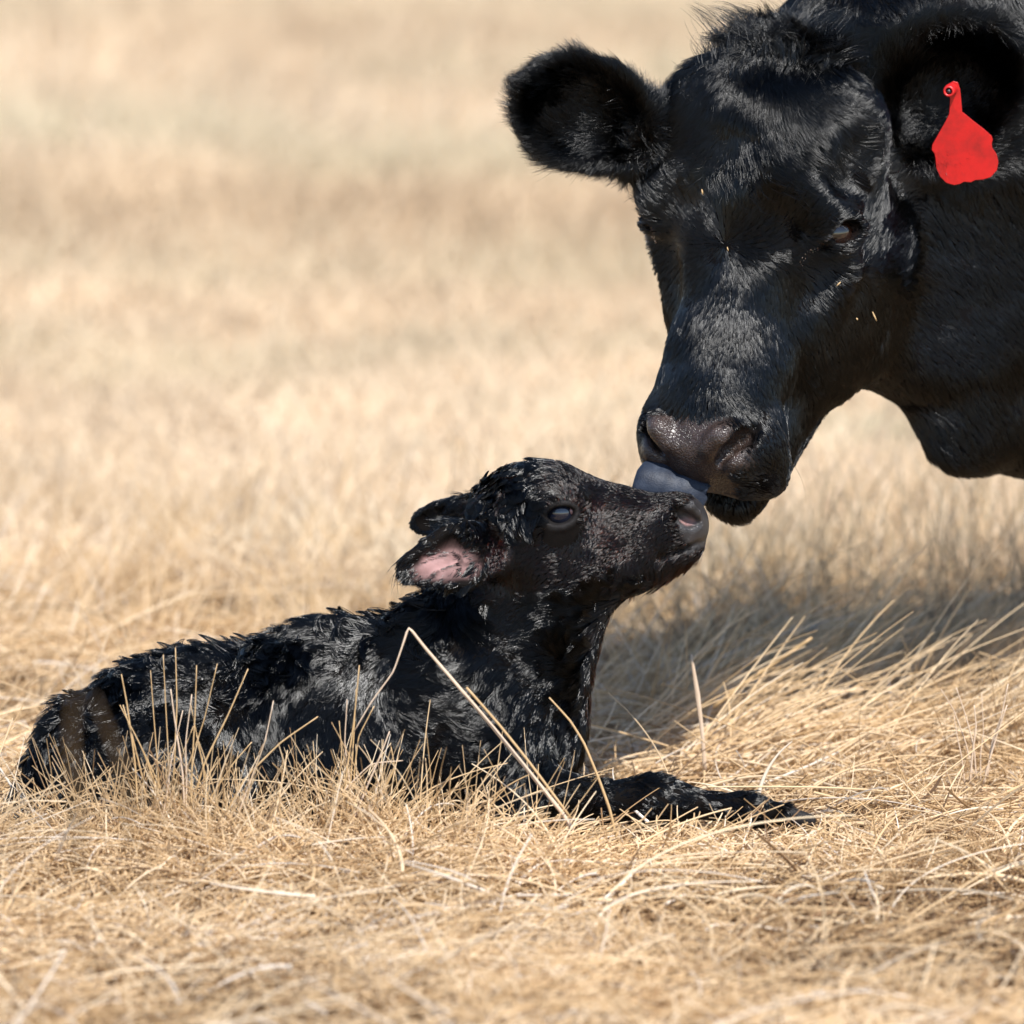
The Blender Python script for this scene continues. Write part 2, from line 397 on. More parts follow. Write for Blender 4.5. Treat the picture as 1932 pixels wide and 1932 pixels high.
def mathn(t, op, a, b=None):
    m = node(t, 'Math', operation=op)
    for i, v in enumerate((a, b)):
        if v is None: continue
        if hasattr(v, 'is_linked'): t.links.new(v, m.inputs[i])
        else: m.inputs[i].default_value = v
    return m.outputs[0]

def hide_material(name, skin, nose, pinkc, nose_scale, rough_nose, wet):
    m, t, b, out = mat(name)
    co = objco(t)
    n1 = noise(t, 60, 5, .6, co)
    # leather of the nose: small raised cells with creases
    wob = noise(t, 90, 3, .5, co)
    vm = node(t, 'VectorMath', operation='SCALE'); t.links.new(wob.outputs['Color'], vm.inputs[0]); vm.inputs['Scale'].default_value = .010
    va = node(t, 'VectorMath', operation='ADD'); t.links.new(co, va.inputs[0]); t.links.new(vm.outputs[0], va.inputs[1])
    vo = node(t, 'TexVoronoi', feature='DISTANCE_TO_EDGE'); vo.inputs['Scale'].default_value = nose_scale; t.links.new(va.outputs[0], vo.inputs['Vector'])
    cell = ramp(t, [(0, (0, 0, 0)), (.10, (.75, .75, .75)), (.35, (1, 1, 1))], vo.outputs['Distance'])
    nosec = ramp(t, [(.30, tuple(c*.55 for c in nose)), (.55, nose), (.75, tuple(c*1.6 for c in nose))], n1.outputs[0])
    crease = mixc(t, .35, nosec.outputs[0], cell.outputs[0], 'MULTIPLY')
    skc = ramp(t, [(.35, tuple(c*.6 for c in skin)), (.7, skin)], n1.outputs[0])
    c1 = mixc(t, attr(t, 'bare'), skc.outputs[0], crease)
    pk = ramp(t, [(.25, tuple(c*.45 for c in pinkc)), (.55, pinkc), (.8, tuple(min(1, c*1.25) for c in pinkc))], noise(t, 45, 4, .6, co).outputs[0])
    c2 = mixc(t, attr(t, 'pink'), c1, pk.outputs[0])
    t.links.new(c2, b.inputs['Base Color'])
    rg = node(t, 'MapRange'); t.links.new(attr(t, 'bare'), rg.inputs[0]); rg.inputs[3].default_value = .75; rg.inputs[4].default_value = rough_nose
    t.links.new(rg.outputs[0], b.inputs['Roughness'])
    hb = mathn(t, 'MULTIPLY', cell.outputs[0], attr(t, 'bare'))
    p = bump(t, hb, .5, .0013, b)
    bump(t, noise(t, 420, 3, .6, co).outputs[0], .35, .0012, b, p)
    sp = node(t, 'MapRange'); t.links.new(mathn(t, 'MAXIMUM', attr(t, 'bare'), attr(t, 'pink')), sp.inputs[0]); sp.inputs[3].default_value = .06; sp.inputs[4].default_value = .5; t.links.new(sp.outputs[0], b.inputs['Specular IOR Level'])
    return m
M_cow = hide_material('black_cow_hide', (.0025, .002, .0022), (.040, .025, .020), (.10, .06, .06), 230, .31, False)
M_calf = hide_material('wet_calf_hide', (.0045, .0032, .0026), (.036, .033, .034), (.25, .135, .125), 520, .30, True)

def hair_material(name, melanin, red, rough, rrough, rand=.25, ior=1.55, tintc=(1, 1, 1)):
    m = bpy.data.materials.new(name); m.use_nodes = True; t = m.node_tree; t.nodes.clear()
    out = t.nodes.new('ShaderNodeOutputMaterial'); h = t.nodes.new('ShaderNodeBsdfHairPrincipled')
    h.parametrization = 'MELANIN'
    h.inputs['Melanin'].default_value = melanin; h.inputs['Melanin Redness'].default_value = red
    h.inputs['Roughness'].default_value = rough; h.inputs['Radial Roughness'].default_value = rrough
    h.inputs['IOR'].default_value = ior; h.inputs['Random Color'].default_value = rand; h.inputs['Random Roughness'].default_value = .2
    hi = t.nodes.new('ShaderNodeHairInfo'); t.links.new(hi.outputs['Random'], h.inputs['Random'])
    t.links.new(h.outputs[0], out.inputs[0]); return m
M_cowhair = hair_material('black_cow_hair', 1.0, .0, .17, .35, .0, 1.50)
M_calfhair = hair_material('wet_calf_hair', 1.0, .2, .075, .25, .0, 1.42)
m, t, b, o_ = mat('dark_calf_undercoat'); b.inputs['Base Color'].default_value = (.004, .003, .0025, 1); b.inputs['Roughness'].default_value = .9; b.inputs['Specular IOR Level'].default_value = .05; M_calfunder = m
M_calfface = hair_material('brown_black_calf_hair', .915, .45, .17, .30, .2, 1.42)
M_whisker = hair_material('pale_whisker', .35, .3, .3, .3)

def eye_material(name, col, cloud):
    m, t, b, out = mat(name)
    c = mixc(t, noise(t, 70, 2, .5, objco(t)).outputs[0], col, cloud); t.links.new(c, b.inputs['Base Color'])
    b.inputs['Roughness'].default_value = .05; b.inputs['IOR'].default_value = 1.45; b.inputs['Coat Weight'].default_value = .6; b.inputs['Coat Roughness'].default_value = .03
    return m
M_coweye = eye_material('brown_eye', (.010, .004, .0025), (.022, .008, .004))
M_calfeye = eye_material('blue_black_eye', (.003, .004, .008), (.010, .012, .024))
m, t, b, o_ = mat('eye_white'); b.inputs['Base Color'].default_value = (.45, .40, .42, 1); b.inputs['Roughness'].default_value = .1; M_white = m
m, t, b, o_ = mat('eye_corner_pink'); b.inputs['Base Color'].default_value = (.20, .11, .11, 1); b.inputs['Roughness'].default_value = .12; M_pinkwhite = m
def tongue_mat():
    m, t, b, out = mat('blue_grey_tongue'); co = objco(t)
    n = noise(t, 55, 5, .65, co)
    r = ramp(t, [(.3, (.008, .011, .020)), (.55, (.018, .024, .038)), (.8, (.045, .053, .072))], n.outputs[0])
    t.links.new(r.outputs[0], b.inputs['Base Color']); b.inputs['Roughness'].default_value = .5; b.inputs['Specular IOR Level'].default_value = .18
    pv = node(t, 'TexVoronoi'); pv.inputs['Scale'].default_value = 520; t.links.new(co, pv.inputs['Vector'])
    bump(t, pv.outputs['Distance'], .25, .0008, b); return m
M_tongue = tongue_mat()
def plastic(name, c, dirt=.25):
    m, t, b, out = mat(name); n = noise(t, 40, 5, .65, objco(t))
    r = ramp(t, [(.30, tuple(q*.60+.004 for q in c)), (.55, c), (.8, tuple(min(1, q*1.12) for q in c))], n.outputs[0])
    t.links.new(r.outputs[0], b.inputs['Base Color']); b.inputs['Roughness'].default_value = .42
    b.inputs['Subsurface Weight'].default_value = .15; b.inputs['Subsurface Radius'].default_value = (.01, .002, .002)
    bump(t, noise(t, 300, 3, .6, objco(t)).outputs[0], .15, .001, b); return m
M_tag = plastic('red_plastic', (.50, .010, .010)); M_dark = plastic('dark_metal', (.03, .03, .035)); M_crust = plastic('tear_crust', (.16, .11, .075))

def straw_material(name, stops, trans=.30, rough=.55, olive=0):
    m, t, b, out = mat(name)
    a = node(t, 'Attribute', attribute_name='tint').outputs['Fac']
    r = ramp(t, stops, a)
    geo = node(t, 'NewGeometry').outputs['Position']
    big = noise(t, 2.2, 3, .6, geo); br = ramp(t, [(.3, (.80, .78, .76)), (.7, (1.08, 1.06, 1.03))], big.outputs[0])
    c = mixc(t, 1.0, r.outputs[0], br.outputs[0], 'MULTIPLY')
    if olive:
        mp = node(t, 'Mapping'); mp.inputs['Scale'].default_value = (.5, .9, 1); t.links.new(geo, mp.inputs[0])
        on = ramp(t, [(.50, (0, 0, 0)), (.68, (olive, olive, olive))], noise(t, 1.1, 3, .55, mp.outputs[0]).outputs[0])
        c = mixc(t, on.outputs[0], c, (.47, .45, .30))
    t.links.new(c, b.inputs['Base Color']); b.inputs['Roughness'].default_value = rough; b.inputs['Specular IOR Level'].default_value = .35
    tr = node(t, 'BsdfTranslucent'); t.links.new(c, tr.inputs[0])
    mx = node(t, 'MixShader'); mx.inputs[0].default_value = trans
    t.links.new(b.outputs[0], mx.inputs[1]); t.links.new(tr.outputs[0], mx.inputs[2]); t.links.new(mx.outputs[0], out.inputs[0])
    return m
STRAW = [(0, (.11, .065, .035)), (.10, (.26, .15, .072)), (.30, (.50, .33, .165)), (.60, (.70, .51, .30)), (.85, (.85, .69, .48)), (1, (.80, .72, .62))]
M_straw = straw_material('dry_straw', STRAW)
M_bgstraw = straw_material('pale_dry_grass', [(0, (.40, .29, .185)), (.3, (.58, .44, .29)), (.7, (.72, .575, .405)), (1, (.79, .66, .50))], .3, olive=.55)
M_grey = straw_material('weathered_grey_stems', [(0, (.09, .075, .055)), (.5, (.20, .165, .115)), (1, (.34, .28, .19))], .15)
def stalk_material(name, c0, c1):
    m, t, b, out = mat(name); co = objco(t)
    mp = node(t, 'Mapping'); mp.inputs['Scale'].default_value = (900, 900, 25); t.links.new(co, mp.inputs[0])
    n = noise(t, 1.0, 4, .6, mp.outputs[0]); n2 = noise(t, 30, 3, .6, co)
    r = ramp(t, [(.3, c0), (.7, c1)], mixc(t, .5, n.outputs['Color'], n2.outputs['Color']))
    t.links.new(r.outputs[0], b.inputs['Base Color']); b.inputs['Roughness'].default_value = .45; b.inputs['Specular IOR Level'].default_value = .4
    return m
M_stalk = stalk_material('tan_stalk', (.34, .21, .09), (.52, .36, .19))
M_palestalk = stalk_material('pale_stalk', (.42, .30, .20), (.62, .48, .36))
M_brownstalk = stalk_material('brown_stalk', (.05, .03, .012), (.10, .06, .028))
def ground_mat():
    m, t, b, out = mat('dry_ground'); co = objco(t)
    mp = node(t, 'Mapping'); mp.inputs['Scale'].default_value = (1.0, .55, 1); t.links.new(co, mp.inputs[0])
    big = noise(t, .55, 5, .62, mp.outputs[0], .6); fine = noise(t, 38, 6, .7, co)
    r = ramp(t, [(.28, (.27, .19, .115)), (.46, (.40, .295, .185)), (.62, (.50, .38, .25)), (.8, (.58, .455, .31))], big.outputs[0])
    f = ramp(t, [(.3, (.55, .50, .45)), (.6, (1, 1, 1))], fine.outputs[0])
    t.links.new(mixc(t, .8, r.outputs[0], f.outputs[0], 'MULTIPLY'), b.inputs['Base Color']); b.inputs['Roughness'].default_value = .95
    b.inputs['Specular IOR Level'].default_value = .1
    bump(t, fine.outputs[0], .8, .02, b); return m
M_ground = ground_mat()
# ------------------------------------------------------------------ fur
VIEW = nrm(np.array([0.0, -1.0, .17]))
def sample(V, F, N, wv, count, r):
    T = np.concatenate([F[:, [0, 1, 2]], F[:, [0, 2, 3]]])
    ar = .5*np.linalg.norm(np.cross(V[T[:, 1]]-V[T[:, 0]], V[T[:, 2]]-V[T[:, 0]]), axis=1)*wv[T].mean(1)
    cs = np.cumsum(ar); f = np.searchsorted(cs, r.random(count)*cs[-1]); f = np.minimum(f, len(T)-1)
    a, b = r.random(count), r.random(count); fl = a+b > 1; a[fl] = 1-a[fl]; b[fl] = 1-b[fl]
    w = np.stack([1-a-b, a, b], 1)[:, :, None]
    return (V[T[f]]*w).sum(1), nrm((N[T[f]]*w).sum(1)), T[f], w[:, :, 0]
def fur(name, V, F, N, wv, count, flow, length, lift, mat, parent, K=5, clump=0, spacing=.01, bend=.3, jit=.15, r0=.0003, droop=.5, seed=1,
        nf=(30, 110), na=(.35, .25), gap=0, clump_pow=1.0, wave=0, frizz=0, bf=55):
    r = np.random.default_rng(seed)
    p, n, tri, bw = sample(V, F, N, wv, count, r)
    t = flow(p, n)
    t = t+vnoise3(p*nf[0])*na[0]+vnoise3(p*nf[1]+7)*na[1]+r.normal(0, jit, p.shape)
    t = nrm(t-n*(t*n).sum(1, keepdims=True)); side = np.cross(n, t)
    L = length(p, n)*(.75+.5*r.random(count)); lf = lift(p, n)*(.7+.6*r.random(count))
    bd = bend*(vnoise(p*bf+3)*1.4+.35*r.normal(0, 1, count))
    s = np.linspace(0, 1, K)[None, :, None]; L_ = L[:, None, None]
    th = np.where(np.abs(bd) < .02, .02, bd*2.0)[:, None, None]
    q = p[:, None]-n[:, None]*.0003+L_*(t[:, None]*(np.sin(th*s)/th)+n[:, None]*(lf[:, None, None]*(s-droop*s*s))+side[:, None]*((1-np.cos(th*s))/th))
    if wave:
        ph = vnoise(p*70+5)*6+r.normal(0, .25, count); ff = 1.3+.5*vnoise(p*40+2)
        wv_ = np.sin(2*np.pi*ff[:, None, None]*s+ph[:, None, None])-np.sin(ph)[:, None, None]
        q = q+side[:, None]*L_*wave*wv_*s**.5
    if clump > 0:
        # hairs of one lock run together towards the lock's tip
        nc = max(8, int(count*0+len(p)/max(1, gap))) if gap else 1000
        ci = r.choice(count, min(count, nc), replace=False); kd = kdtree.KDTree(len(ci))
        for i, c in enumerate(p[ci]): kd.insert(c, i)
        kd.balance(); idx = np.fromiter((kd.find(c)[1] for c in p), np.int64, count)
        c = ci[idx]; off = q[c]; dist = np.linalg.norm(p-p[c], axis=1)
        a = clump*np.clip(1.3-dist/spacing*.5, 0, 1)*np.clip((n*n[c]).sum(1), 0, 1)
        q = q+(off-q)*(a[:, None, None]*s**clump_pow)
    if frizz: q = q+np.cumsum(r.normal(0, frizz, q.shape), 1)*(L_*s)
    rad = r0*(.6+.8*r.random(count))[:, None]*np.linspace(1, .12, K)[None]**.8
    o = curves_np(name, q, rad, mat, parent); o['kind'] = 'stuff'
    return o
def ss(x, a, b): t = np.clip((x-a)/(b-a), 0, 1); return t*t*(3-2*t)

def cow_masks(V):
    h = Hinv(V); u, v, w = h.T; av = np.abs(v)
    hw = .058-.45*np.clip(u-.47, 0, 1)+.022*np.exp(-((u-.487)/.016)**2)
    bare = ss(u+vnoise(V*60)*.004, .432, .452)*ss(w, -.118, -.100)*(1-ss(av+vnoise(V*70)*.007, hw-.006, hw+.016))*(u < .60)*(w > -.13)
    for q in (-1, 1):
        n, ex, ez, c = cow_eye(q); d = V-c
        e = np.sqrt((d@ex/.0225)**2+(d@ez/.0155)**2+(d@n/.03)**2); bare = np.maximum(bare, .8*(1-ss(e, .85, 1.05)))
        tr = d+ex*.036+ez*.012; tl = np.sqrt((tr@nrm(ex+ez*.5)/.022)**2+(tr@nrm(ez-ex*.5)/.007)**2+(tr@n/.02)**2); bare = np.maximum(bare, .55*(1-ss(tl, .6, 1.1)))
    return np.clip(bare, 0, 1)
def make_cow():
    V, F, g = build_cow(); N, fa = vnormals(V, F)
    h = Hinv(V); bare = cow_masks(V)
    # folds and muscle relief of the hide, out along the normal
    V = V+N*((vnoise(V*38)*.0022+vnoise(V*[16, 16, 30])*.003)*(1-bare))[:, None]
    root = bpy.data.objects.new('cow', None); link(root)
    tag(root, 'black cow with a red ear tag bending down to lick her calf', 'cow')
    body = mesh_np('body', V, F, M_cow, root); set_attr(body, 'bare', bare); set_attr(body, 'pink', np.zeros(len(V)))
    bmb = np.array(V)
    # zones
    eL, eR = g['eL'], g['eR']
    def ear_w(p): return np.maximum(1-ss(np.linalg.norm(p-eL[0], axis=1), .075, .105), 1-ss(np.linalg.norm(p-eR[0], axis=1), .08, .115))
    def head_w(p):
        q = Hinv(p); d = np.sqrt((np.clip(q[:, 0]-.5, 0, 9)+np.clip(-.02-q[:, 0], 0, 9))**2+(np.clip(np.abs(q[:, 1])-.11, 0, 9))**2+np.clip(-.20-q[:, 2], 0, 9)**2)
        return 1-ss(d, .02, .07)
    def flow(p, n):
        q = Hinv(p); u, v, w = q.T
        du = np.tanh((u-.235)/.03); du = np.where(u < .235, du*.9, du)
        rad = np.exp(-((u-.235)**2+v**2)/.0025)
        t = HU*du[:, None]+HV*(v/.10*(.55+rad*3))[:, None]-HW*(.55*ss(np.abs(v), .05, .11))[:, None]
        t = np.where((u > .40)[:, None], t+HV*(v/.05*.7)[:, None], t)
        neck = np.array([.42, .25, -.85])[None]+vnoise3(p*9)*.5
        ea = np.where((np.linalg.norm(p-eL[0], axis=1) < .16)[:, None], eL[1]*.8+(p-eL[0])/.07*.8, eR[1]*.7+(p-eR[0])/.07*.8)
        hw, ew = head_w(p)[:, None], ear_w(p)[:, None]
        t = nrm(t)*hw+neck*(1-hw); return nrm(t)*(1-ew)+ea*ew
    def length(p, n):
        q = Hinv(p); u, v, w = q.T; hw, ew = head_w(p), ear_w(p)
        lh = .016+.008*ss(-u, -.17, -.05)-.010*ss(u, .41, .45)
        L = lh*hw+.020*(1-hw); L = L*(1-ew)+.024*ew
        for qd in (-1, 1):
            L = L*(1-.72*np.exp(-(np.linalg.norm(p-cow_eye(qd)[3], axis=1)/.032)**2))
        return L
    def lift(p, n): return .24+.50*ear_w(p)+.10*vnoise(p*40)
    fv = np.clip(.50+(N*VIEW).sum(1), .13, .9)
    wv = fv*(1-bare)*ss(-V[:, 0], -1.25, -.95)*(.35+.65*np.maximum(head_w(V), ear_w(V)))*(1+.8*ear_w(V))
    c = dict(M_cowhair=1)
    fur('coat', V, F, N, wv, 370000, flow, length, lift, M_cowhair, root, K=5, clump=.6, spacing=.008, bend=.14, jit=.085, r0=.00034, gap=11, seed=11, na=(.17, .08))
    # poll tuft
    pt = H(-.02, .0, -.05); wt = np.exp(-(np.linalg.norm((V-pt)@np.stack([HU, HV*.75, HW], 1), axis=1)/.036)**2)*(ear_w(V) < .01)
    def tflow(p, n):
        v = Hinv(p)[:, 1]; return -HU[None]*1.5+HV*(v/.05*.7-.30)[:, None]+HW*.25+vnoise3(p*45)*.9
    fur('poll_tuft', V, F, N, wt, 8000, tflow, lambda p, n: np.full(len(p), .034)*(.85+.8*vnoise(p*30)), lambda p, n: np.full(len(p), 1.05), M_cowhair, root, K=8, clump=.75, spacing=.014, bend=.55, r0=.00032, gap=26, seed=12, droop=.30)
    fur('poll_wisps', V, F, N, wt, 420, lambda p, n: -HU[None]*1.2+HV*(Hinv(p)[:, 1]/.04*.8-.25)[:, None]+vnoise3(p*60)*1.0, lambda p, n: np.full(len(p), .052), lambda p, n: np.full(len(p), 1.5), M_cowhair, root, K=9, clump=.8, spacing=.03, bend=.7, r0=.00028, gap=24, seed=16, droop=.30)
    # forehead fringe: longer, tousled hair between the ears
    ft = H(.05, 0, 0); wf = np.exp(-(np.linalg.norm((V-ft)@np.stack([HU*1.0, HV*.62, HW], 1), axis=1)/.055)**2)
    fur('forehead_hair', V, F, N, wf*fv, 26000, lambda p, n: HU[None]*.45+HV*(Hinv(p)[:, 1]/.05)[:, None]+vnoise3(p*18)*.5, lambda p, n: np.full(len(p), .030), lambda p, n: np.full(len(p), .34), M_cowhair, root, K=7, clump=.5, spacing=.012, bend=.3, jit=.12, r0=.00034, gap=12, seed=13, bf=22, na=(.3, .15))
    # ear fringes: long hair inside the cups and round the rims
    tgp = proj(V); we = (1-.8*np.exp(-(((tgp[:, 0]-1812)/40)**2+((tgp[:, 1]-250)/70)**2)))*ear_w(V)*np.clip(.2+(N*VIEW).sum(1), 0, 1)
    fur('ear_hair', V, F, N, we, 46000, flow, lambda p, n: np.full(len(p), .034)*(1+.3*vnoise(p*30)), lambda p, n: np.full(len(p), .6), M_cowhair, root, K=6, clump=.35, spacing=.009, bend=.22, r0=.00026, gap=12, seed=14)
    # muzzle stubble, whiskers
    ws = bare*(h[:, 0] > .42)
    rr = np.random.default_rng(5)
    wm = ss(h[:, 0], .40, .46)*(h[:, 0] < .56)*(np.abs(h[:, 1]) > .05)*(h[:, 2] < -.03)*np.clip((N*VIEW).sum(1)+.5, 0, 1)
    fur('whiskers', V, F, N, wm, 70, lambda p, n: HU[None]*.4+HV*np.sign(Hinv(p)[:, 1])[:, None], lambda p, n: np.full(len(p), .055), lambda p, n: np.full(len(p), 1.1), M_whisker, root, K=7, bend=.5, r0=.00016, seed=15)
    # eyes and lashes
    for q in (-1, 1):
        n, ex, ez, c = cow_eye(q)
        e = uv_ball('eye', c-n*.0262, .0252, M_coweye, root)
        r = np.random.default_rng(40+q); k = 90; x = r.uniform(-.019, .019, k); s = np.linspace(0, 1, 6)[None, :, None]
        b0 = c[None]+ex*x[:, None]+ez*(.0135*(1-(x/.024)**2))[:, None]-n*(.002+.010*np.abs(x/.024)**2)[:, None]
        d = nrm(n[None]*.9+ex*(x/.019*.5+.1)[:, None]-ez*.25+r.normal(0, .15, (k, 3)))
        L = (.020+.012*r.random(k))[:, None, None]
        pts = b0[:, None]+d[:, None]*L*s+ez*L*.30*s*s
        l = curves_np('eyelashes', pts-np.array(e.location), .00028*np.ones((k, 1))*np.linspace(1, .2, 6)[None], M_cowhair, e)
        # dried tear crust below the inner corner
        rc = np.random.default_rng(60+q); tc = rc.random(46)**1.2; V0 = []; F0 = []
        for tt_ in tc:
            c0 = c-ex*(.020+.036*tt_)-ez*(.004+.020*tt_)-n*(.005+.0085*tt_)+ex*rc.normal(0, .002)+ez*rc.normal(0, .0028); k0 = len(V0); rr0 = rc.uniform(.0006, .0015)
            V0 += [c0+nrm(rc.normal(0, 1, 3))*rr0 for _ in range(4)]; F0 += [(k0, k0+1, k0+2), (k0, k0+2, k0+3), (k0, k0+3, k0+1), (k0+1, k0+3, k0+2)]
        tcr = mesh_np('tear_crust', np.array(V0)-np.array(e.location), F0, M_crust, e, smooth=False); tcr['kind'] = 'stuff'
        # wet inner corner
        uv_ball('eye_corner', c-ex*.0175-n*.0080-ez*.004-np.array(e.location), .0042, M_white, e)
    # tongue: from the mouth down to the far side of the calf's muzzle
    pa = [H(.44, -.008, -.113), H(.495, -.016, -.113), at(1279, 893, .060), at(1268, 915, .048), at(1259, 940, .044), at(1256, 970, .050), at(1258, 985, .054)]
    wd = [.018, .028, .0405, .0450, .0440, .038, .022]
    lat = nrm(at(1335, 925, .05)-at(1200, 890, .05))
    ring = []; PN = np.array(pa)
    ts = np.linspace(0, len(pa)-1, 25)
    def interp(A, x): return np.stack([np.interp(x, np.arange(len(A)), A[:, q]) for q in range(A.shape[1])], 1)
    C_ = interp(PN, ts); W_ = np.interp(ts, np.arange(len(wd)), wd)
    for _ in range(3): C_[1:-1] = (C_[:-2]+2*C_[1:-1]+C_[2:])/4
    for i in range(25):
        tg = nrm(C_[min(i+1, 24)]-C_[max(i-1, 0)]); la = nrm(lat-tg*(lat@tg)); up = np.cross(la, tg); up = up if up@VIEW > 0 else -up
        a = np.linspace(0, 2*np.pi, 28, endpoint=False); ca, sa = np.cos(a), np.sin(a)
        prof = np.sign(sa)*np.abs(sa)**.7*.0055+.0035*(1-ca**2)-.004*np.exp(-(ca/.15)**2)*(sa > 0)
        ring.append(C_[i]+la*(ca*W_[i])[:, None]+up*prof[:, None])
    ring = np.concatenate(ring); FF = []
    for i in range(24):
        for j in range(28): FF.append((i*28+j, i*28+(j+1) % 28, (i+1)*28+(j+1) % 28, (i+1)*28+j))
    mesh_np('tongue', ring, FF, M_tongue, root)
    # ear tag
    f2 = lambda x, y: (1423.4+.2633*x, .2633*y)
    poly = [(1395, 640), (1398, 600), (1425, 582), (1458, 590), (1474, 640), (1480, 700), (1488, 800), (1560, 860), (1645, 925), (1700, 975), (1708, 1000), (1700, 1030), (1705, 1060), (1735, 1105), (1748, 1160), (1737, 1220), (1695, 1268), (1640, 1286),
            (1580, 1291), (1552, 1306), (1500, 1302), (1475, 1318), (1430, 1326), (1375, 1310), (1330, 1265), (1304, 1205), (1297, 1135), (1290, 1102), (1270, 1072), (1275, 1038), (1320, 958), (1370, 870), (1396, 815), (1402, 710)]
    bm = []; n_ = len(poly)
    def tagp(x, y, dz): px, py = f2(x, y); return at(px, py, .192+.022*((y-640)/650.0)+dz)
    b_ = bmesh.new()
    # panel as a grid-filled outline so that it can curl a little
    outl = [b_.verts.new(tagp(x, y, -.0012)) for x, y in poly]; fr = b_.faces.new(outl)
    ext = bmesh.ops.extrude_face_region(b_, geom=[fr]); vs = [e for e in ext['geom'] if isinstance(e, bmesh.types.BMVert)]
    for e in vs: e.co.y += .0024
    bmesh.ops.triangulate(b_, faces=b_.faces[:]); bmesh.ops.recalc_face_normals(b_, faces=b_.faces[:])
    bmesh.ops.bevel(b_, geom=[e for e in b_.edges if len(e.link_faces) == 2 and e.calc_face_angle(0) > 1.0], offset=.0003, segments=1, affect='EDGES')
    me = bpy.data.meshes.new('ear_tag'); b_.to_mesh(me); b_.free(); me.materials.append(M_tag)
    tg = link(bpy.data.objects.new('ear_tag', me), root); tg['label'] = 'red plastic ear tag'
    px, py = f2(1400, 648); c = at(px, py, .180); ax = nrm(np.array([-.25, -1, -.05]))
    lathe('stud', c, ax, [(-.016, .0072), (-.002, .0076), (.0065, .0070), (.0085, .0062), (.0085, .0042), (.004, .0038)], M_tag, tg)
    lathe('stud_pin', c, ax, [(-.014, .0036), (.005, .0036), (.0075, .0020), (.0082, .0004)], M_dark, tg)
    return root, V, F, N
def uv_ball(name, c, r, mat, parent, sq=(1, 1, 1)):
    a = np.linspace(0, np.pi, 17); b = np.linspace(0, 2*np.pi, 28, endpoint=False)
    v = np.stack([np.outer(np.sin(a), np.cos(b)), np.outer(np.sin(a), np.sin(b)), np.outer(np.cos(a), np.ones(28))], -1).reshape(-1, 3)*r*np.array(sq)
    f = [(i*28+j, (i+1)*28+j, (i+1)*28+(j+1) % 28, i*28+(j+1) % 28) for i in range(16) for j in range(28)]
    o = mesh_np(name, v, f, mat, parent); o.location = c; return o
def lathe(name, c, ax, prof, mat, parent, n=20):
    ax = nrm(ax); x = nrm(np.cross(ax, [0.3, .1, 1])); y = np.cross(ax, x); a = np.linspace(0, 2*np.pi, n, endpoint=False)
    v = np.concatenate([c+ax*h+(np.outer(np.cos(a), x)+np.outer(np.sin(a), y))*r for h, r in prof])
    f = [(i*n+j, i*n+(j+1) % n, (i+1)*n+(j+1) % n, (i+1)*n+j) for i in range(len(prof)-1) for j in range(n)]
    return mesh_np(name, v, f, mat, parent)

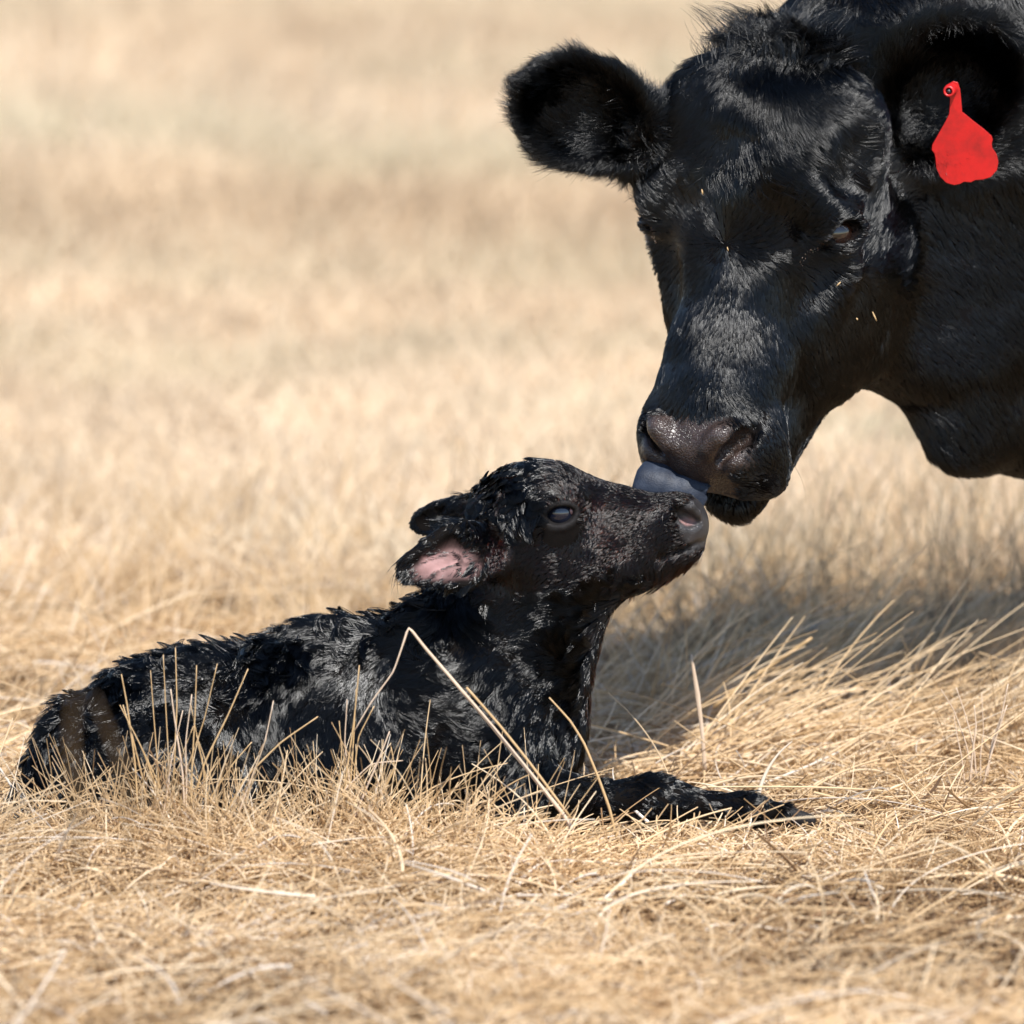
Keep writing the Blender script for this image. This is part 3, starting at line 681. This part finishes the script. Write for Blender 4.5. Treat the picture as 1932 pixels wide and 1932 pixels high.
def make_calf():
    V, F, g = build_calf(); N, fa = vnormals(V, F)
    px = proj(V); X, Yp = px[:, 0], px[:, 1]
    # bare skin: nose pad, nostril, lips, eye rims; pink inside of the near ear
    nz = 1-ss(np.sqrt(((X-1322)/46)**2+((Yp-985)/52)**2)+vnoise(V*60)*.10, .75, 1.10)
    lip = (1-ss(np.abs(Yp-(1045-(X-1290)*.55)+vnoise(V*50)*4), 8, 20))*ss(X, 1270, 1300)
    bare = np.maximum(nz, .8*lip)
    for sd in (-1, 1):
        c, ex, ez = calf_eye(sd); d = V-c
        bare = np.maximum(bare, .22*(1-ss(np.sqrt((d@ex/.0225)**2+(d@ez/.0150)**2+(d[:, 1]/.03)**2)+vnoise(V*80)*.12, 1.0, 1.30)))
    d = V-g['cE']; ea, eu, en = d@g['e_ax'], d@g['e_up'], d@g['fn']
    tw = np.clip(1-.45*(ea+.018)/.06, .35, 1.1); inner = (1-ss(np.sqrt(((ea+.004)/.046)**2+((eu+.002)/(.028*tw))**2)+vnoise(V*70)*.18, .35, 1.1))*((N@g['fn']) > .25)*(np.abs(en) < .03)
    vein = np.abs(vnoise(np.stack([ea*22, eu*95, 0*ea], 1))); inner = inner*(.30+.70*ss(vein, .03, .16))*(1-.75*ss(eu-.25*ea, .006, .022))  # veins; upper rim's shadow painted in by fading the pink above
    nost = (1-ss(np.sqrt(((X-1297)/17)**2+((Yp-984)/9)**2), .6, 1.1))*(V[:, 1] > -.034)*(V[:, 1] < -.012)
    pink = np.maximum(inner, nost*.9)
    V = V+N*((vnoise(V*45)*.0022+vnoise(V*[14, 14, 20])*.0035)*(1-np.maximum(bare, inner))*(1-ss(X, 860, 960)*.7))[:, None]
    root = bpy.data.objects.new('calf', None); link(root)
    tag(root, 'wet newborn black calf lying in straw with its head raised', 'calf')
    body = mesh_np('body', V, F, M_calf, root); set_attr(body, 'bare', np.maximum(bare, .35*ss(X, 1478, 1495)*ss(Yp, 1490, 1510))); set_attr(body, 'pink', pink)
    headw = lambda p: ss(proj(p)[:, 0], 880, 930)*(1-ss(proj(p)[:, 1]-(proj(p)[:, 0]-1000)*-.12, 1095, 1135))
    earw = lambda p: (1-ss(np.linalg.norm(p-g['cE'], axis=1), .045, .062))*1.0
    def flow(p, n):
        q = proj(p); x, y = q[:, 0], q[:, 1]
        t = np.zeros_like(p)
        # trunk: backwards and down the flank, wavy; neck: down; shoulder: down and back
        nk = ss(x, 860, 960)*(1-ss(y, 1400, 1460)); t[:, 0] = -.55-.45*nk; t[:, 2] = -.75+.30*nk; t[:, 1] = -.3*nk
        t[:, 0] += .45*np.sin(x*.021+y*.013); t[:, 2] += .30*np.cos(x*.017-y*.02)
        leg = ss(x, 1090, 1130)*ss(y, 1440, 1470); t = t*(1-leg[:, None])+np.array([1., 0, -.25])*leg[:, None]
        hw = headw(p)[:, None]
        # face: back from the nose, round the eye, down the cheek
        hx = np.stack([-.8-.2*(x > 1150), 0*x, -.25-.6*ss(y, 1000, 1080)+.8*ss(-y, -960, -900)], 1)
        hx[:, 1] = .2*np.sign(p[:, 1])
        e = np.stack([(x-1056)/40, 0*x, -(y-972)/40], 1); ew = np.clip(1.5*np.exp(-((x-1056)**2+(y-972)**2)/(48.0**2)), 0, 1)[:, None]
        hx = hx*(1-ew)+nrm(e+np.array([-.15, 0, -.1]))*ew
        t = t*(1-hw)+hx*hw
        er = earw(p)[:, None]; t = t*(1-er)+(g['e_ax']+np.array([0, 0, -.35]))*er
        return t+np.array([0, 0, 0])
    top = lambda p, n: ss(n[:, 2], .55, .95)
    def length(p, n):
        hw = headw(p); q = proj(p); L = .028*(1-hw)+.0125*hw
        poll = np.exp(-(((q[:, 0]-945)/62)**2+((q[:, 1]-925)/62)**2)); L = L+.011*poll*hw
        L = L-.020*ss(q[:, 0], 1090, 1140)*ss(q[:, 1], 1420, 1470)
        L = L-.004*ss(q[:, 0], 1180, 1280)*hw
        hip = np.exp(-(((q[:, 0]-150)/75)**2+((q[:, 1]-1400)/85)**2)); L = L*(1-.6*hip)
        for sd in (-1, 1): L = L*(1-.60*np.exp(-(np.linalg.norm(p-calf_eye(sd)[0], axis=1)/.020)**2))
        return np.maximum(L, .003)*(1-.62*earw(p))*(1-.7*np.exp(-(np.linalg.norm(p-g['cF'], axis=1)/.055)**4))
    lift = lambda p, n: .13+.26*ss(n[:, 2], .5, .95)*(1-headw(p))+.05*headw(p)
    fv = np.clip(.35+(N*VIEW).sum(1), .05, .9); zlow = ss(V[:, 2], -.02, .01)
    hv = headw(V); er = earw(V)
    front_ear = er*((N@g['fn']) > 0)
    er2 = np.maximum(er, 1-ss(np.linalg.norm(V-g['cF'], axis=1), .040, .056))
    hoof = ss(X, 1478, 1500)*ss(Yp, 1490, 1510); bare2 = np.maximum(bare, hoof)
    skinm = (1-np.maximum(bare2, pink*1.0))*(1-.88*front_ear)
    wb = fv*zlow*skinm*(1-hv)
    # undercoat: dark, dense, smooth; then wet locks lying over it
    fur('undercoat', V, F, N, wb*(1-er2), 90000, flow, lambda p, n: length(p, n)*.6, lambda p, n: .14+0*n[:, 0], M_calfunder, root, K=6, clump=.5, spacing=.008, bend=.5, r0=.00034, gap=18, seed=21, wave=.10, frizz=.03)
    fur('wet_locks', V, F, N, wb*(1-er2), 92000, flow, lambda p, n: length(p, n)*1.55, lift, M_calfhair, root, K=12, clump=.72, spacing=.035, bend=.55, jit=.05, r0=.00038, gap=26, seed=22, nf=(11, 30), na=(.75, .28), clump_pow=1.0, droop=.5, wave=.035, frizz=.003, bf=22)
    wt = ss(N[:, 2], .45, .9)*(1-hv)*(1-er2)*zlow*(X < 860)
    fur('back_tufts', V, F, N, wt, 5600, flow, lambda p, n: length(p, n)*.90, lambda p, n: .95+0*n[:, 0], M_calfhair, root, K=9, clump=.95, spacing=.03, bend=1.2, jit=.08, r0=.00045, gap=26, seed=28, nf=(20, 60), na=(.8, .5), droop=.35, bf=30)
    fur('ear_hair', V, F, N, er2*fv*skinm, 16000, flow, lambda p, n: .007+0*n[:, 0], lambda p, n: .10+0*n[:, 0], M_calfhair, root, K=5, clump=.6, spacing=.006, bend=.3, r0=.00036, gap=10, seed=29)
    eyem = np.ones(len(V))
    for sd in (-1, 1):
        c, ex, ez = calf_eye(sd); dd = V-c; eyem *= ss(np.sqrt((dd@ex/.0215)**2+(dd@ez/.0150)**2), .95, 1.15)
    wh = fv*hv*skinm*(1-er2)*eyem
    fur('face_underhair', V, F, N, wh, 40000, flow, lambda p, n: length(p, n)*.7, lambda p, n: .14+0*n[:, 0], M_calfunder, root, K=5, clump=.5, spacing=.006, bend=.4, r0=.0003, gap=12, seed=27)
    fur('face_hair', V, F, N, wh*(1-.6*np.exp(-(((X-945)/62)**2+((Yp-915)/55)**2))), 60000, flow, length, lambda p, n: .20+0*n[:, 0], M_calfface, root, K=7, clump=.85, spacing=.008, wave=.05, bend=.35, jit=.07, r0=.00029, gap=14, seed=23, nf=(30, 90), na=(.5, .35), clump_pow=.8, bf=40)
    # curls on the crown
    wc = np.exp(-(((X-950)/72)**2+((Yp-920)/58)**2)*1.2)*hv*(1-er2)*eyem*(1-ss(X, 1010, 1050)*ss(Yp, 915, 935))
    fur('crown_curls', V, F, N, wc, 9000, lambda p, n: np.array([-.6, -.2, -.3])[None]+vnoise3(p*22)*.9, lambda p, n: np.full(len(p), .034), lambda p, n: np.full(len(p), .14), M_calfhair, root, K=12, clump=.85, spacing=.03, bend=1.6, jit=.05, r0=.00048, gap=40, seed=24, na=(.5, .2), clump_pow=.8, bf=26)
    # dripping points along the ear's lower edge and tip
    wr = er*(eu < -.010)*ss(-eu+.28*(-ea), .006, .022)*(np.abs(en) < .014)
    fur('ear_fringe', V, F, N, wr, 800, lambda p, n: g['e_ax'][None]*.5+np.array([0, 0, -1.0])[None], lambda p, n: np.full(len(p), .014), lambda p, n: np.full(len(p), .05), M_calfhair, root, K=6, clump=.95, spacing=.02, bend=.4, r0=.00042, gap=60, seed=25, clump_pow=.6)
    wch = ss(X, 1120, 1200)*hv*ss(Yp, 1040, 1090)*skinm+.25*np.exp(-(((X-1130)/25)**2+((Yp-1330)/120)**2))
    fur('chin_hair', V, F, N, wch, 3000, lambda p, n: np.array([-.3, 0, -1.0])[None]+vnoise3(p*60)*.5, lambda p, n: np.full(len(p), .016), lambda p, n: np.full(len(p), .5), M_calfface, root, K=6, clump=.8, spacing=.012, bend=.5, r0=.00022, gap=14, seed=26)
    for sd in (-1, 1):
        c, ex, ez = calf_eye(sd)
        e = uv_ball('eye', c-np.array([0, sd, 0])*.0205, .0190, M_calfeye, root)
        uv_ball('eye_white', c+ex*.0135-np.array([0, sd, 0])*.0105, .0052, M_pinkwhite, e)
        for ch in e.children: ch.location = Vector(c+ex*.0135-np.array([0, sd, 0])*.0105)-e.location
        r = np.random.default_rng(50+sd); k = 22; x = r.uniform(-.019, .014, k); s = np.linspace(0, 1, 5)[None, :, None]
        b0 = c[None]+ex*x[:, None]+ez*(.0125*(1-(x/.0235)**2))[:, None]+np.array([0, sd, 0])*.0
        d_ = nrm(np.array([0, sd*.9, .1])[None]+ez*.7+ex*(x/.019*.6-.5)[:, None]+r.normal(0, .12, (k, 3)))
        pts = b0[:, None]-np.array(e.location)[None, None]+d_[:, None]*.013*s-ez*.004*s*s
        curves_np('eyelashes', pts, .00018*np.ones((k, 1))*np.linspace(1, .2, 5)[None], M_calfhair, e)
    # pale birth film: small wet flecks on the back and muzzle
    return root, V, F, N
# ------------------------------------------------------------------ ground, grass
def inside_calf(p):
    """rough test: is the point under/in the calf's trunk or legs"""
    x, y, z = p.T
    return ((x > -.57) & (x < .06) & (np.abs(y) < .135+.0*x) & (z < .25)) | ((x > .0) & (x < .34) & (np.abs(y+.10) < .022) & (z < .05))
def strands(n, r, x, y, z, L, az, el, curve, K=6, sag=0):
    d = np.stack([np.cos(az)*np.cos(el), np.sin(az)*np.cos(el), np.sin(el)], 1); side = np.stack([-np.sin(az), np.cos(az), 0*az], 1)
    s = np.linspace(0, 1, K)[None, :, None]; L_ = L[:, None, None]
    p = np.stack([x, y, z], 1)[:, None]+d[:, None]*L_*s+side[:, None]*L_*curve[:, None, None]*s*s
    p[:, :, 2] -= (sag*L)[:, None]*np.linspace(0, 1, K)[None]**2 if np.ndim(sag) else sag*L[:, None]*np.linspace(0, 1, K)[None]**2
    p[:, :, 2] = np.maximum(p[:, :, 2], .002)
    return p
def build_ground():
    n = 90; xs = np.concatenate([-np.geomspace(900, 2.2, 30), np.linspace(-2, 2, 41), np.geomspace(2.2, 900, 30)]); ys = np.concatenate([np.linspace(-9, 5, 71), np.geomspace(5.3, 1800, 46)])
    X, Y = np.meshgrid(xs, ys); pz = np.stack([X*1.3, Y*1.1, 0*X], -1); fade = np.clip((Y+8)/8, 0, 1)
    Z = vnoise(pz)*.012*np.exp(-((X/4)**2+(Y/5)**2))+vnoise(pz*.22)*.05*ss(Y, 2.5, 7)-.012
    v = np.stack([X, Y, Z], -1).reshape(-1, 3); nx = len(xs)
    f = [(j*nx+i, j*nx+i+1, (j+1)*nx+i+1, (j+1)*nx+i) for j in range(len(ys)-1) for i in range(nx-1)]
    o = mesh_np('ground', v, f, M_ground); o['kind'] = 'structure'; return o
def build_grass():
    r = np.random.default_rng(77)
    P_, R_, T_ = [], [], []
    def add(p, rad, t, taper=.45):
        P_.append(p); K = p.shape[1]; R_.append(rad[:, None]*(1-(1-taper)*np.linspace(0, 1, K)[None]**1.5)); T_.append(np.clip(t, 0, 1))
    # matted litter: short broken straws lying every way, thin where the soil shows
    n = 120000; x = r.uniform(-1.05, 1.05, n); y = -1.85+3.5*r.random(n)
    patch = vnoise(np.stack([x*3, y*3, 0*x], 1)); mound = np.clip(.5+.8*vnoise(np.stack([x*6+4, y*6, 0*x], 1)), 0, 1)
    thin = vnoise(np.stack([x*9+1, y*7, 0*x+3], 1)); L = r.uniform(.012, .075, n)*(1+.5*(r.random(n) < .15)); az = vnoise(np.stack([x*2.2, y*2.2, 0*x+5], 1))*1.6+r.normal(0, 1.3, n)
    z = r.random(n)**1.3*(.008+.034*mound); p = strands(n, r, x, y, z, L, az, r.normal(.05, .34, n), r.normal(0, .45, n), 5)
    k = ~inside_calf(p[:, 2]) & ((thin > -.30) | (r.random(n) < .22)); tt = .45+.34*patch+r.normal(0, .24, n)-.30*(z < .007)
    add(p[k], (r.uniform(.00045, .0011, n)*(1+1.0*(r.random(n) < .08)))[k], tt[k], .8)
    # long fallen stems
    n = 6500; x = r.uniform(-1.05, 1.0, n); y = r.uniform(-1.7, 1.7, n)
    L = r.uniform(.08, .30, n); az = vnoise(np.stack([x*1.6+9, y*1.6, 0*x], 1))*2.0+r.normal(0, .8, n)+r.choice([0, math.pi], n)
    z = .006+.045*r.random(n)*np.clip(.6+.8*vnoise(np.stack([x*4, y*4, 0*x+2], 1)), .15, 1)
    p = strands(n, r, x, y, z, L, az, r.normal(.14, .20, n), r.normal(0, .35, n), 8, sag=r.uniform(.05, .35, n))
    k = ~(inside_calf(p[:, 2]) | inside_calf(p[:, 4]) | inside_calf(p[:, 6]) | inside_calf(p[:, 0])); tt = .60+r.normal(0, .2, n)
    add(p[k], r.uniform(.0006, .0015, n)[k], tt[k], .6)
    # loose stems mixed into the two clumps before the flank
    n = 640; x = np.concatenate([r.normal(-.395, .065, 320), r.normal(-.19, .035, 150), r.uniform(-.62, .05, 170)]); y = r.uniform(-.26, -.19, n)
    add(strands(n, r, x, y, np.zeros(n), r.uniform(.05, .17, n), r.uniform(0, 6.28, n), np.clip(r.normal(1.15, .25, n), .5, 1.55), r.normal(0, .2, n), 7), r.uniform(.0005, .0010, n), .5+r.normal(0, .2, n), .4)
    # tangle heaped against the calf's near side and over its outstretched leg
    n = 9500; x = r.uniform(-.70, .46, n); y = r.uniform(-.38, -.145, n); L = r.uniform(.04, .15, n)*np.where(x > .07, .55, 1.12)*np.clip(.80+.6*vnoise(np.stack([x*9, y*2, 0*x], 1)), .4, 1.2)
    p = strands(n, r, x, y, .004+.022*r.random(n), L, r.uniform(0, 6.28, n), np.clip(r.normal(.62, .40, n), -.1, 1.45), r.normal(0, .55, n), 7, sag=r.uniform(0, .8, n))
    k = ~(inside_calf(p[:, 3]) | inside_calf(p[:, 5]) | inside_calf(p[:, 6])); add(p[k], r.uniform(.0006, .0013, n)[k], (.58+r.normal(0, .2, n))[k], .5)
    # standing blades in loose tufts
    nt_ = 900; tx = r.uniform(-1.05, 1.05, nt_); ty = r.uniform(-1.5, 2.2, nt_); tw = r.random(nt_)
    th = np.where(ty > .45, .17, .07)*(.5+.8*r.random(nt_)); th = np.where((ty < -.25), th*.75, th)
    lean = r.normal(.25, .5, nt_)
    keep = ~((np.abs(ty) < .24) & (tx > -.62) & (tx < .38))
    # no tall tufts right in front of the animals except the ones the picture shows
    for i in np.where(keep)[0]:
        m = int(r.integers(10, 34)); q = r.normal(0, .022, (m, 2)); az = r.normal(0, .9, m)+(0 if lean[i] > 0 else math.pi)
        el = np.clip(r.normal(1.05-.35*abs(lean[i]), .30, m), .15, 1.5); L = th[i]*r.uniform(.5, 1.25, m)
        p = strands(m, r, tx[i]+q[:, 0], ty[i]+q[:, 1], np.zeros(m), L, az, el, r.normal(0, .18, m), 7, sag=r.uniform(0, .35, m)*.8)
        add(p, r.uniform(.0005, .0011, m), .50+.22*tw[i]+r.normal(0, .18, m), .35)
    # sweep of long bent stems at the right behind the leg, leaning to the right
    m = 950; x = r.uniform(.12, .70, m); y = r.uniform(.22, .85, m); L = r.uniform(.12, .36, m)
    p = strands(m, r, x, y, np.zeros(m)+.01, L, r.normal(.15, .35, m), np.clip(r.normal(.62, .22, m), .2, 1.2), r.normal(0, .12, m), 8, sag=r.uniform(.1, .45, m))
    add(p, r.uniform(.0008, .0015, m), .62+r.normal(0, .15, m), .4)
    # flat leaf blades among the stems
    m = 420; x = r.uniform(-1.0, 1.0, m); y = r.uniform(-1.3, .9, m); L = r.uniform(.04, .14, m)
    p = strands(m, r, x, y, .01+.03*r.random(m), L, r.uniform(0, 6.28, m), np.clip(r.normal(.45, .45, m), -.1, 1.4), r.normal(0, .6, m), 8, sag=r.uniform(0, .8, m))
    k = ~(inside_calf(p[:, 2]) | inside_calf(p[:, 4]) | inside_calf(p[:, 7])); add(p[k], r.uniform(.0016, .0028, m)[k], (.80+r.normal(0, .15, m))[k], .25)
    # fine russet tufts, low right and in front
    for cx, cy, nn, sx, sy, hh in ((.50, -.30, 1500, .10, .09, .075), (-.20, -.42, 700, .10, .06, .05), (.20, -.55, 600, .16, .08, .05), (-.55, -.55, 500, .12, .08, .05), (.62, .35, 700, .07, .10, .15)):
        x = r.normal(cx, sx, nn); y = r.normal(cy, sy, nn)
        add(strands(nn, r, x, y, np.zeros(nn), hh*r.uniform(.4, 1.25, nn), r.uniform(0, 6.28, nn), np.clip(r.normal(.95, .35, nn), .1, 1.5), r.normal(0, .4, nn), 7, sag=r.uniform(0, .5, nn)), r.uniform(.0003, .0007, nn), .20+r.normal(0, .12, nn), .4)
    P5 = {}
    for p, rd, t in zip(P_, R_, T_): P5.setdefault(p.shape[1], []).append((p, rd, t))
    K = 8; allp, allr, allt = [], [], []
    for k, lst in P5.items():
        p = np.concatenate([a for a, b, c in lst]); rd = np.concatenate([b for a, b, c in lst]); t = np.concatenate([c for a, b, c in lst])
        if k != K:
            xi = np.linspace(0, k-1, K); i0 = np.minimum(xi.astype(int), k-2); fr = xi-i0
            p = p[:, i0]*(1-fr)[None, :, None]+p[:, i0+1]*fr[None, :, None]; rd = rd[:, i0]*(1-fr)+rd[:, i0+1]*fr
        allp.append(p); allr.append(rd); allt.append(t)
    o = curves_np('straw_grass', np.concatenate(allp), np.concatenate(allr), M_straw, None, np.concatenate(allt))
    tag(o, 'matted dry straw and grass stems covering the ground around the calf', 'grass', kind='stuff')
    # pasture behind, out of focus
    n = 210000; d = 1.5+(r.random(n)**1.25)*17; wd = (d+8)*.105; x = r.uniform(-1, 1, n)*wd
    den = vnoise(np.stack([x*1.1, d*.55, 0*x+1], 1)); sc_ = 1+d*.16
    L = r.uniform(.035, .11, n)*(1+.4*den)*np.minimum(sc_, 1.9); az = r.uniform(0, 2*math.pi, n); el = np.clip(r.normal(.45, .45, n), .05, 1.5)
    z = vnoise(np.stack([x*.286, d*.242, 0*x], 1))*.05*ss(d, 2.5, 7)-.015
    p = strands(n, r, x, d, z+.012, L, az, el, r.normal(0, .25, n), 5, sag=r.uniform(0, .4, n)); p[:, :, 2] += 0
    o = curves_np('pasture_grass', p, (r.uniform(.0010, .0022, n)*sc_)[:, None]*np.linspace(1, .4, 5)[None], M_bgstraw, None, np.clip(.66+.14*den+.30*vnoise(np.stack([x*.45, d*.9, 0*x+6], 1))+r.normal(0, .06, n)-.38*ss(d+1.5*den, 7.5, 12), 0, 1))
    tag(o, 'blurred dry pale pasture grass stretching away behind the animals', 'grass', kind='stuff')
    # thin grey seed stems behind the calf's chest and under the cow's neck
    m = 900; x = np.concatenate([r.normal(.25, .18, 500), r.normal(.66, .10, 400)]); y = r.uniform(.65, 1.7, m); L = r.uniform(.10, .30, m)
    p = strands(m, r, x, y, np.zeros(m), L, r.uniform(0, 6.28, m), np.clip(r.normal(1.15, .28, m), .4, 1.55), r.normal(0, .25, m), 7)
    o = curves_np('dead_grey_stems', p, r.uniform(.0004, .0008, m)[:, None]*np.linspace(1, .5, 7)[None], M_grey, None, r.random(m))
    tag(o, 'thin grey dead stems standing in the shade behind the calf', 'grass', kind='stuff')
# ---- single stalks one can pick out
def tube(name, pts, rads, mat, parent=None, n=7, flat=1.0, sub=4):
    pts = np.array(pts, float); k = len(pts); xi = np.linspace(0, k-1, (k-1)*sub+1)
    C_ = np.stack([np.interp(xi, np.arange(k), pts[:, q]) for q in range(3)], 1); R_ = np.interp(xi, np.arange(k), rads)
    for _ in range(1): C_[1:-1] = (C_[:-2]+4*C_[1:-1]+C_[2:])/6
    T = np.gradient(C_, axis=0); T = nrm(T); a = np.linspace(0, 2*np.pi, n, endpoint=False)
    v = []
    for i in range(len(C_)):
        x = nrm(np.cross(T[i], [.13, 1, .2])); y = np.cross(T[i], x)
        v.append(C_[i]+(np.outer(np.cos(a), x)+np.outer(np.sin(a), y)*flat)*R_[i])
    V = np.concatenate(v); m = len(C_)
    F = [(i*n+j, i*n+(j+1) % n, (i+1)*n+(j+1) % n, (i+1)*n+j) for i in range(m-1) for j in range(n)]
    cap0 = len(V); V = np.concatenate([V, C_[[0, -1]]])
    F += [(cap0, (j+1) % n, j, j) for j in range(0)]
    me = bpy.data.meshes.new(name); me.from_pydata(V.tolist(), [], [tuple(f) for f in F]+[(cap0, (j+1) % n, j) for j in range(n)]+[(cap0+1, (m-1)*n+j, (m-1)*n+(j+1) % n) for j in range(n)])
    me.update(); me.polygons.foreach_set('use_smooth', np.ones(len(me.polygons), bool)); me.materials.append(mat)
    return link(bpy.data.objects.new(name, me), parent)
def build_stalks():
    r = np.random.default_rng(5)
    q = lambda Y, *pp: [at(x, y, Y) for x, y in pp]
    o = tube('broken_stalk', q(-.24, (1080, 1566), (1062, 1535), (930, 1372), (850, 1278), (800, 1220), (771, 1182))+q(-.245, (757, 1225), (742, 1268), (700, 1325), (668, 1380)), [.0027, .0025, .0022, .0020, .0018, .0015, .0010, .0009, .0008, .0006], M_palestalk)
    tag(o, 'long pale stalk snapped at the top, leaning across the calf\'s shoulder', 'stalk')
    o = tube('straw_stalk', q(-.25, (1078, 1545), (1000, 1440), (940, 1365), (880, 1297)), [.0016, .0016, .0015, .0015], M_stalk)
    tag(o, 'tan straw lying close beside the long snapped stalk on the calf\'s shoulder', 'stalk')
    o = tube('straw_stalk', q(-.20, (1165, 1590), (1150, 1525), (1128, 1465), (1102, 1402), (1076, 1360), (1036, 1316)), [.0016, .0018, .0016, .0015, .0013, .0009], M_stalk)
    tag(o, 'thin kinked straw rising in front of the calf\'s chest', 'stalk')
    o = tube('straw_stalk', q(.42, (1345, 1335), (1400, 1292), (1470, 1245), (1532, 1203)), [.0022, .0024, .0022, .0018], M_stalk)
    tag(o, 'straight straw slanting up to the right in the cow\'s shadow', 'stalk')
    o = tube('dry_leaf_blade', q(.20, (1330, 1455), (1326, 1390), (1316, 1310), (1304, 1235)), [.0028, .0022, .0034, .0014], M_palestalk, flat=.3)
    tag(o, 'twisted whitish grass blade standing behind the calf\'s outstretched foreleg', 'blade')
    # out-of-focus blades close to the lens
    o = tube('near_grass_blade', q(-2.4, (150, 1640), (143, 1500), (133, 1400), (140, 1300)), [.0028, .0028, .0024, .0012], M_brownstalk, flat=.3)
    tag(o, 'blurred upright brown blade in front of the calf\'s rump', 'blade')
    o = tube('near_grass_blade', q(-2.2, (245, 1600), (232, 1450), (205, 1380), (176, 1312)), [.0022, .0020, .0018, .0012], M_brownstalk, flat=.3)
    tag(o, 'blurred slanting tan blade in front of the calf\'s thigh', 'blade')
    # tufts in front of the flank
    def tuft(label, lines, Y, mat_):
        base = np.mean([at(l[0][0], l[0][1], Y) for l in lines], 0)
        root = bpy.data.objects.new('grass_tuft', None); link(root); root.location = base; tag(root, label, 'tuft', 'upright tufts of dry grass')
        for l in lines:
            k = len(l); yy = Y+r.normal(0, .012)
            pts = [at(x, y, yy)-base for x, y in l]; w_ = r.uniform(.0010, .0016)
            tube('stalk', pts, np.linspace(w_, w_*.45, k), mat_ if r.random() < .7 else M_palestalk, root, n=5)
    L1 = [[(262, 1560), (255, 1440), (240, 1330), (229, 1272)], [(300, 1570), (298, 1450), (290, 1350), (284, 1265)], [(315, 1565), (318, 1430), (312, 1320), (308, 1235)], [(322, 1570), (330, 1420), (334, 1330), (331, 1222)],
          [(350, 1565), (345, 1460), (330, 1360), (322, 1300)], [(360, 1570), (362, 1450), (368, 1350), (371, 1255)], [(330, 1580), (350, 1460), (385, 1360), (410, 1252)], [(345, 1580), (385, 1440), (430, 1350), (468, 1262)],
          [(280, 1575), (272, 1480), (250, 1390), (232, 1330)], [(310, 1570), (300, 1500), (275, 1430), (262, 1400)], [(395, 1580), (390, 1480), (372, 1390), (360, 1330)], [(320, 1575), (325, 1500), (345, 1420), (365, 1370)],
          [(330, 1570), (300, 1480), (262, 1400), (226, 1330)], [(350, 1575), (352, 1480), (350, 1400), (362, 1310)], [(300, 1575), (315, 1500), (322, 1440), (345, 1340)], [(375, 1575), (400, 1500), (440, 1440), (475, 1400)],
          [(400, 1590), (460, 1470), (530, 1400), (600, 1352)], [(430, 1590), (470, 1480), (500, 1400), (516, 1322)]]
    tuft('dense clump of upright tan stalks in front of the calf\'s flank', L1, -.215, M_stalk)
    L2 = [[(640, 1570), (655, 1450), (668, 1360), (678, 1255)], [(650, 1570), (662, 1470), (668, 1380), (672, 1300)], [(665, 1570), (668, 1460), (676, 1390), (706, 1332)], [(632, 1570), (640, 1480), (645, 1420), (640, 1360)], [(672, 1570), (660, 1480), (650, 1400), (655, 1320)],
          [(620, 1575), (640, 1500), (700, 1440), (760, 1435)], [(690, 1580), (720, 1500), (745, 1450), (738, 1410)], [(655, 1580), (690, 1490), (716, 1430), (735, 1380)]]
    tuft('small clump of upright stalks in front of the calf\'s ribs', L2, -.215, M_stalk)
    L3 = [[(1838, 1470), (1822, 1400), (1800, 1340), (1775, 1300)], [(1842, 1470), (1838, 1410), (1822, 1350), (1804, 1297)], [(1830, 1480), (1835, 1420), (1842, 1370), (1838, 1330)], [(1850, 1480), (1850, 1420), (1856, 1380), (1852, 1310)], [(1862, 1470), (1872, 1400), (1890, 1350), (1902, 1290)],
          [(1855, 1480), (1868, 1430), (1880, 1390), (1900, 1330)], [(1820, 1480), (1815, 1430), (1806, 1390), (1800, 1350)]]
    tuft('pale cut stubble clump at the right edge beyond the hooves', L3, .10, M_palestalk)
    # bits of straw caught on the cow's face
    def bit(px, py, dx, dy, Yg, rr_, label, m_=M_stalk):
        o = tube('straw_bit', [at(px-dx, py-dy, Yg), at(px, py, Yg-.001), at(px+dx, py+dy, Yg)], [rr_*.4, rr_*.8, rr_*.4], m_, n=6, sub=2)
        tag(o, label, 'straw')
    return bit
# ------------------------------------------------------------------ build
build_ground()
build_grass()
bit = build_stalks()
cow, CV, CF, CN = make_cow()
calf, KV, KF, KN = make_calf()
# straw bits sit on the cow's hide where they are seen
def on_hide(px, py, V, lift=.008):
    pr = proj(V); k = np.where(np.hypot(pr[:, 0]-px, pr[:, 1]-py) < 7)[0]
    return float(V[k, 1].min())-lift if len(k) else 0.0
for px, py, dx, dy, rr_, lab in ((1650, 597, 4, 9, .0013, 'straw sliver stuck on the cow\'s cheek, largest of the straw bits'), (1582, 536, 4, -4, .0012, 'short straw bit below the cow\'s eye'),
                                 (1325, 362, 1, 5, .0014, 'tiny straw bit on the cow\'s forehead'), (1617, 602, 1, 2, .0014, 'round chaff speck on the cow\'s cheek beside the straw sliver'), (1373, 470, 1, 4, .0010, 'small straw bit at the whorl between the cow\'s eyes')):
    bit(px, py, dx, dy, on_hide(px, py, CV), rr_, lab)
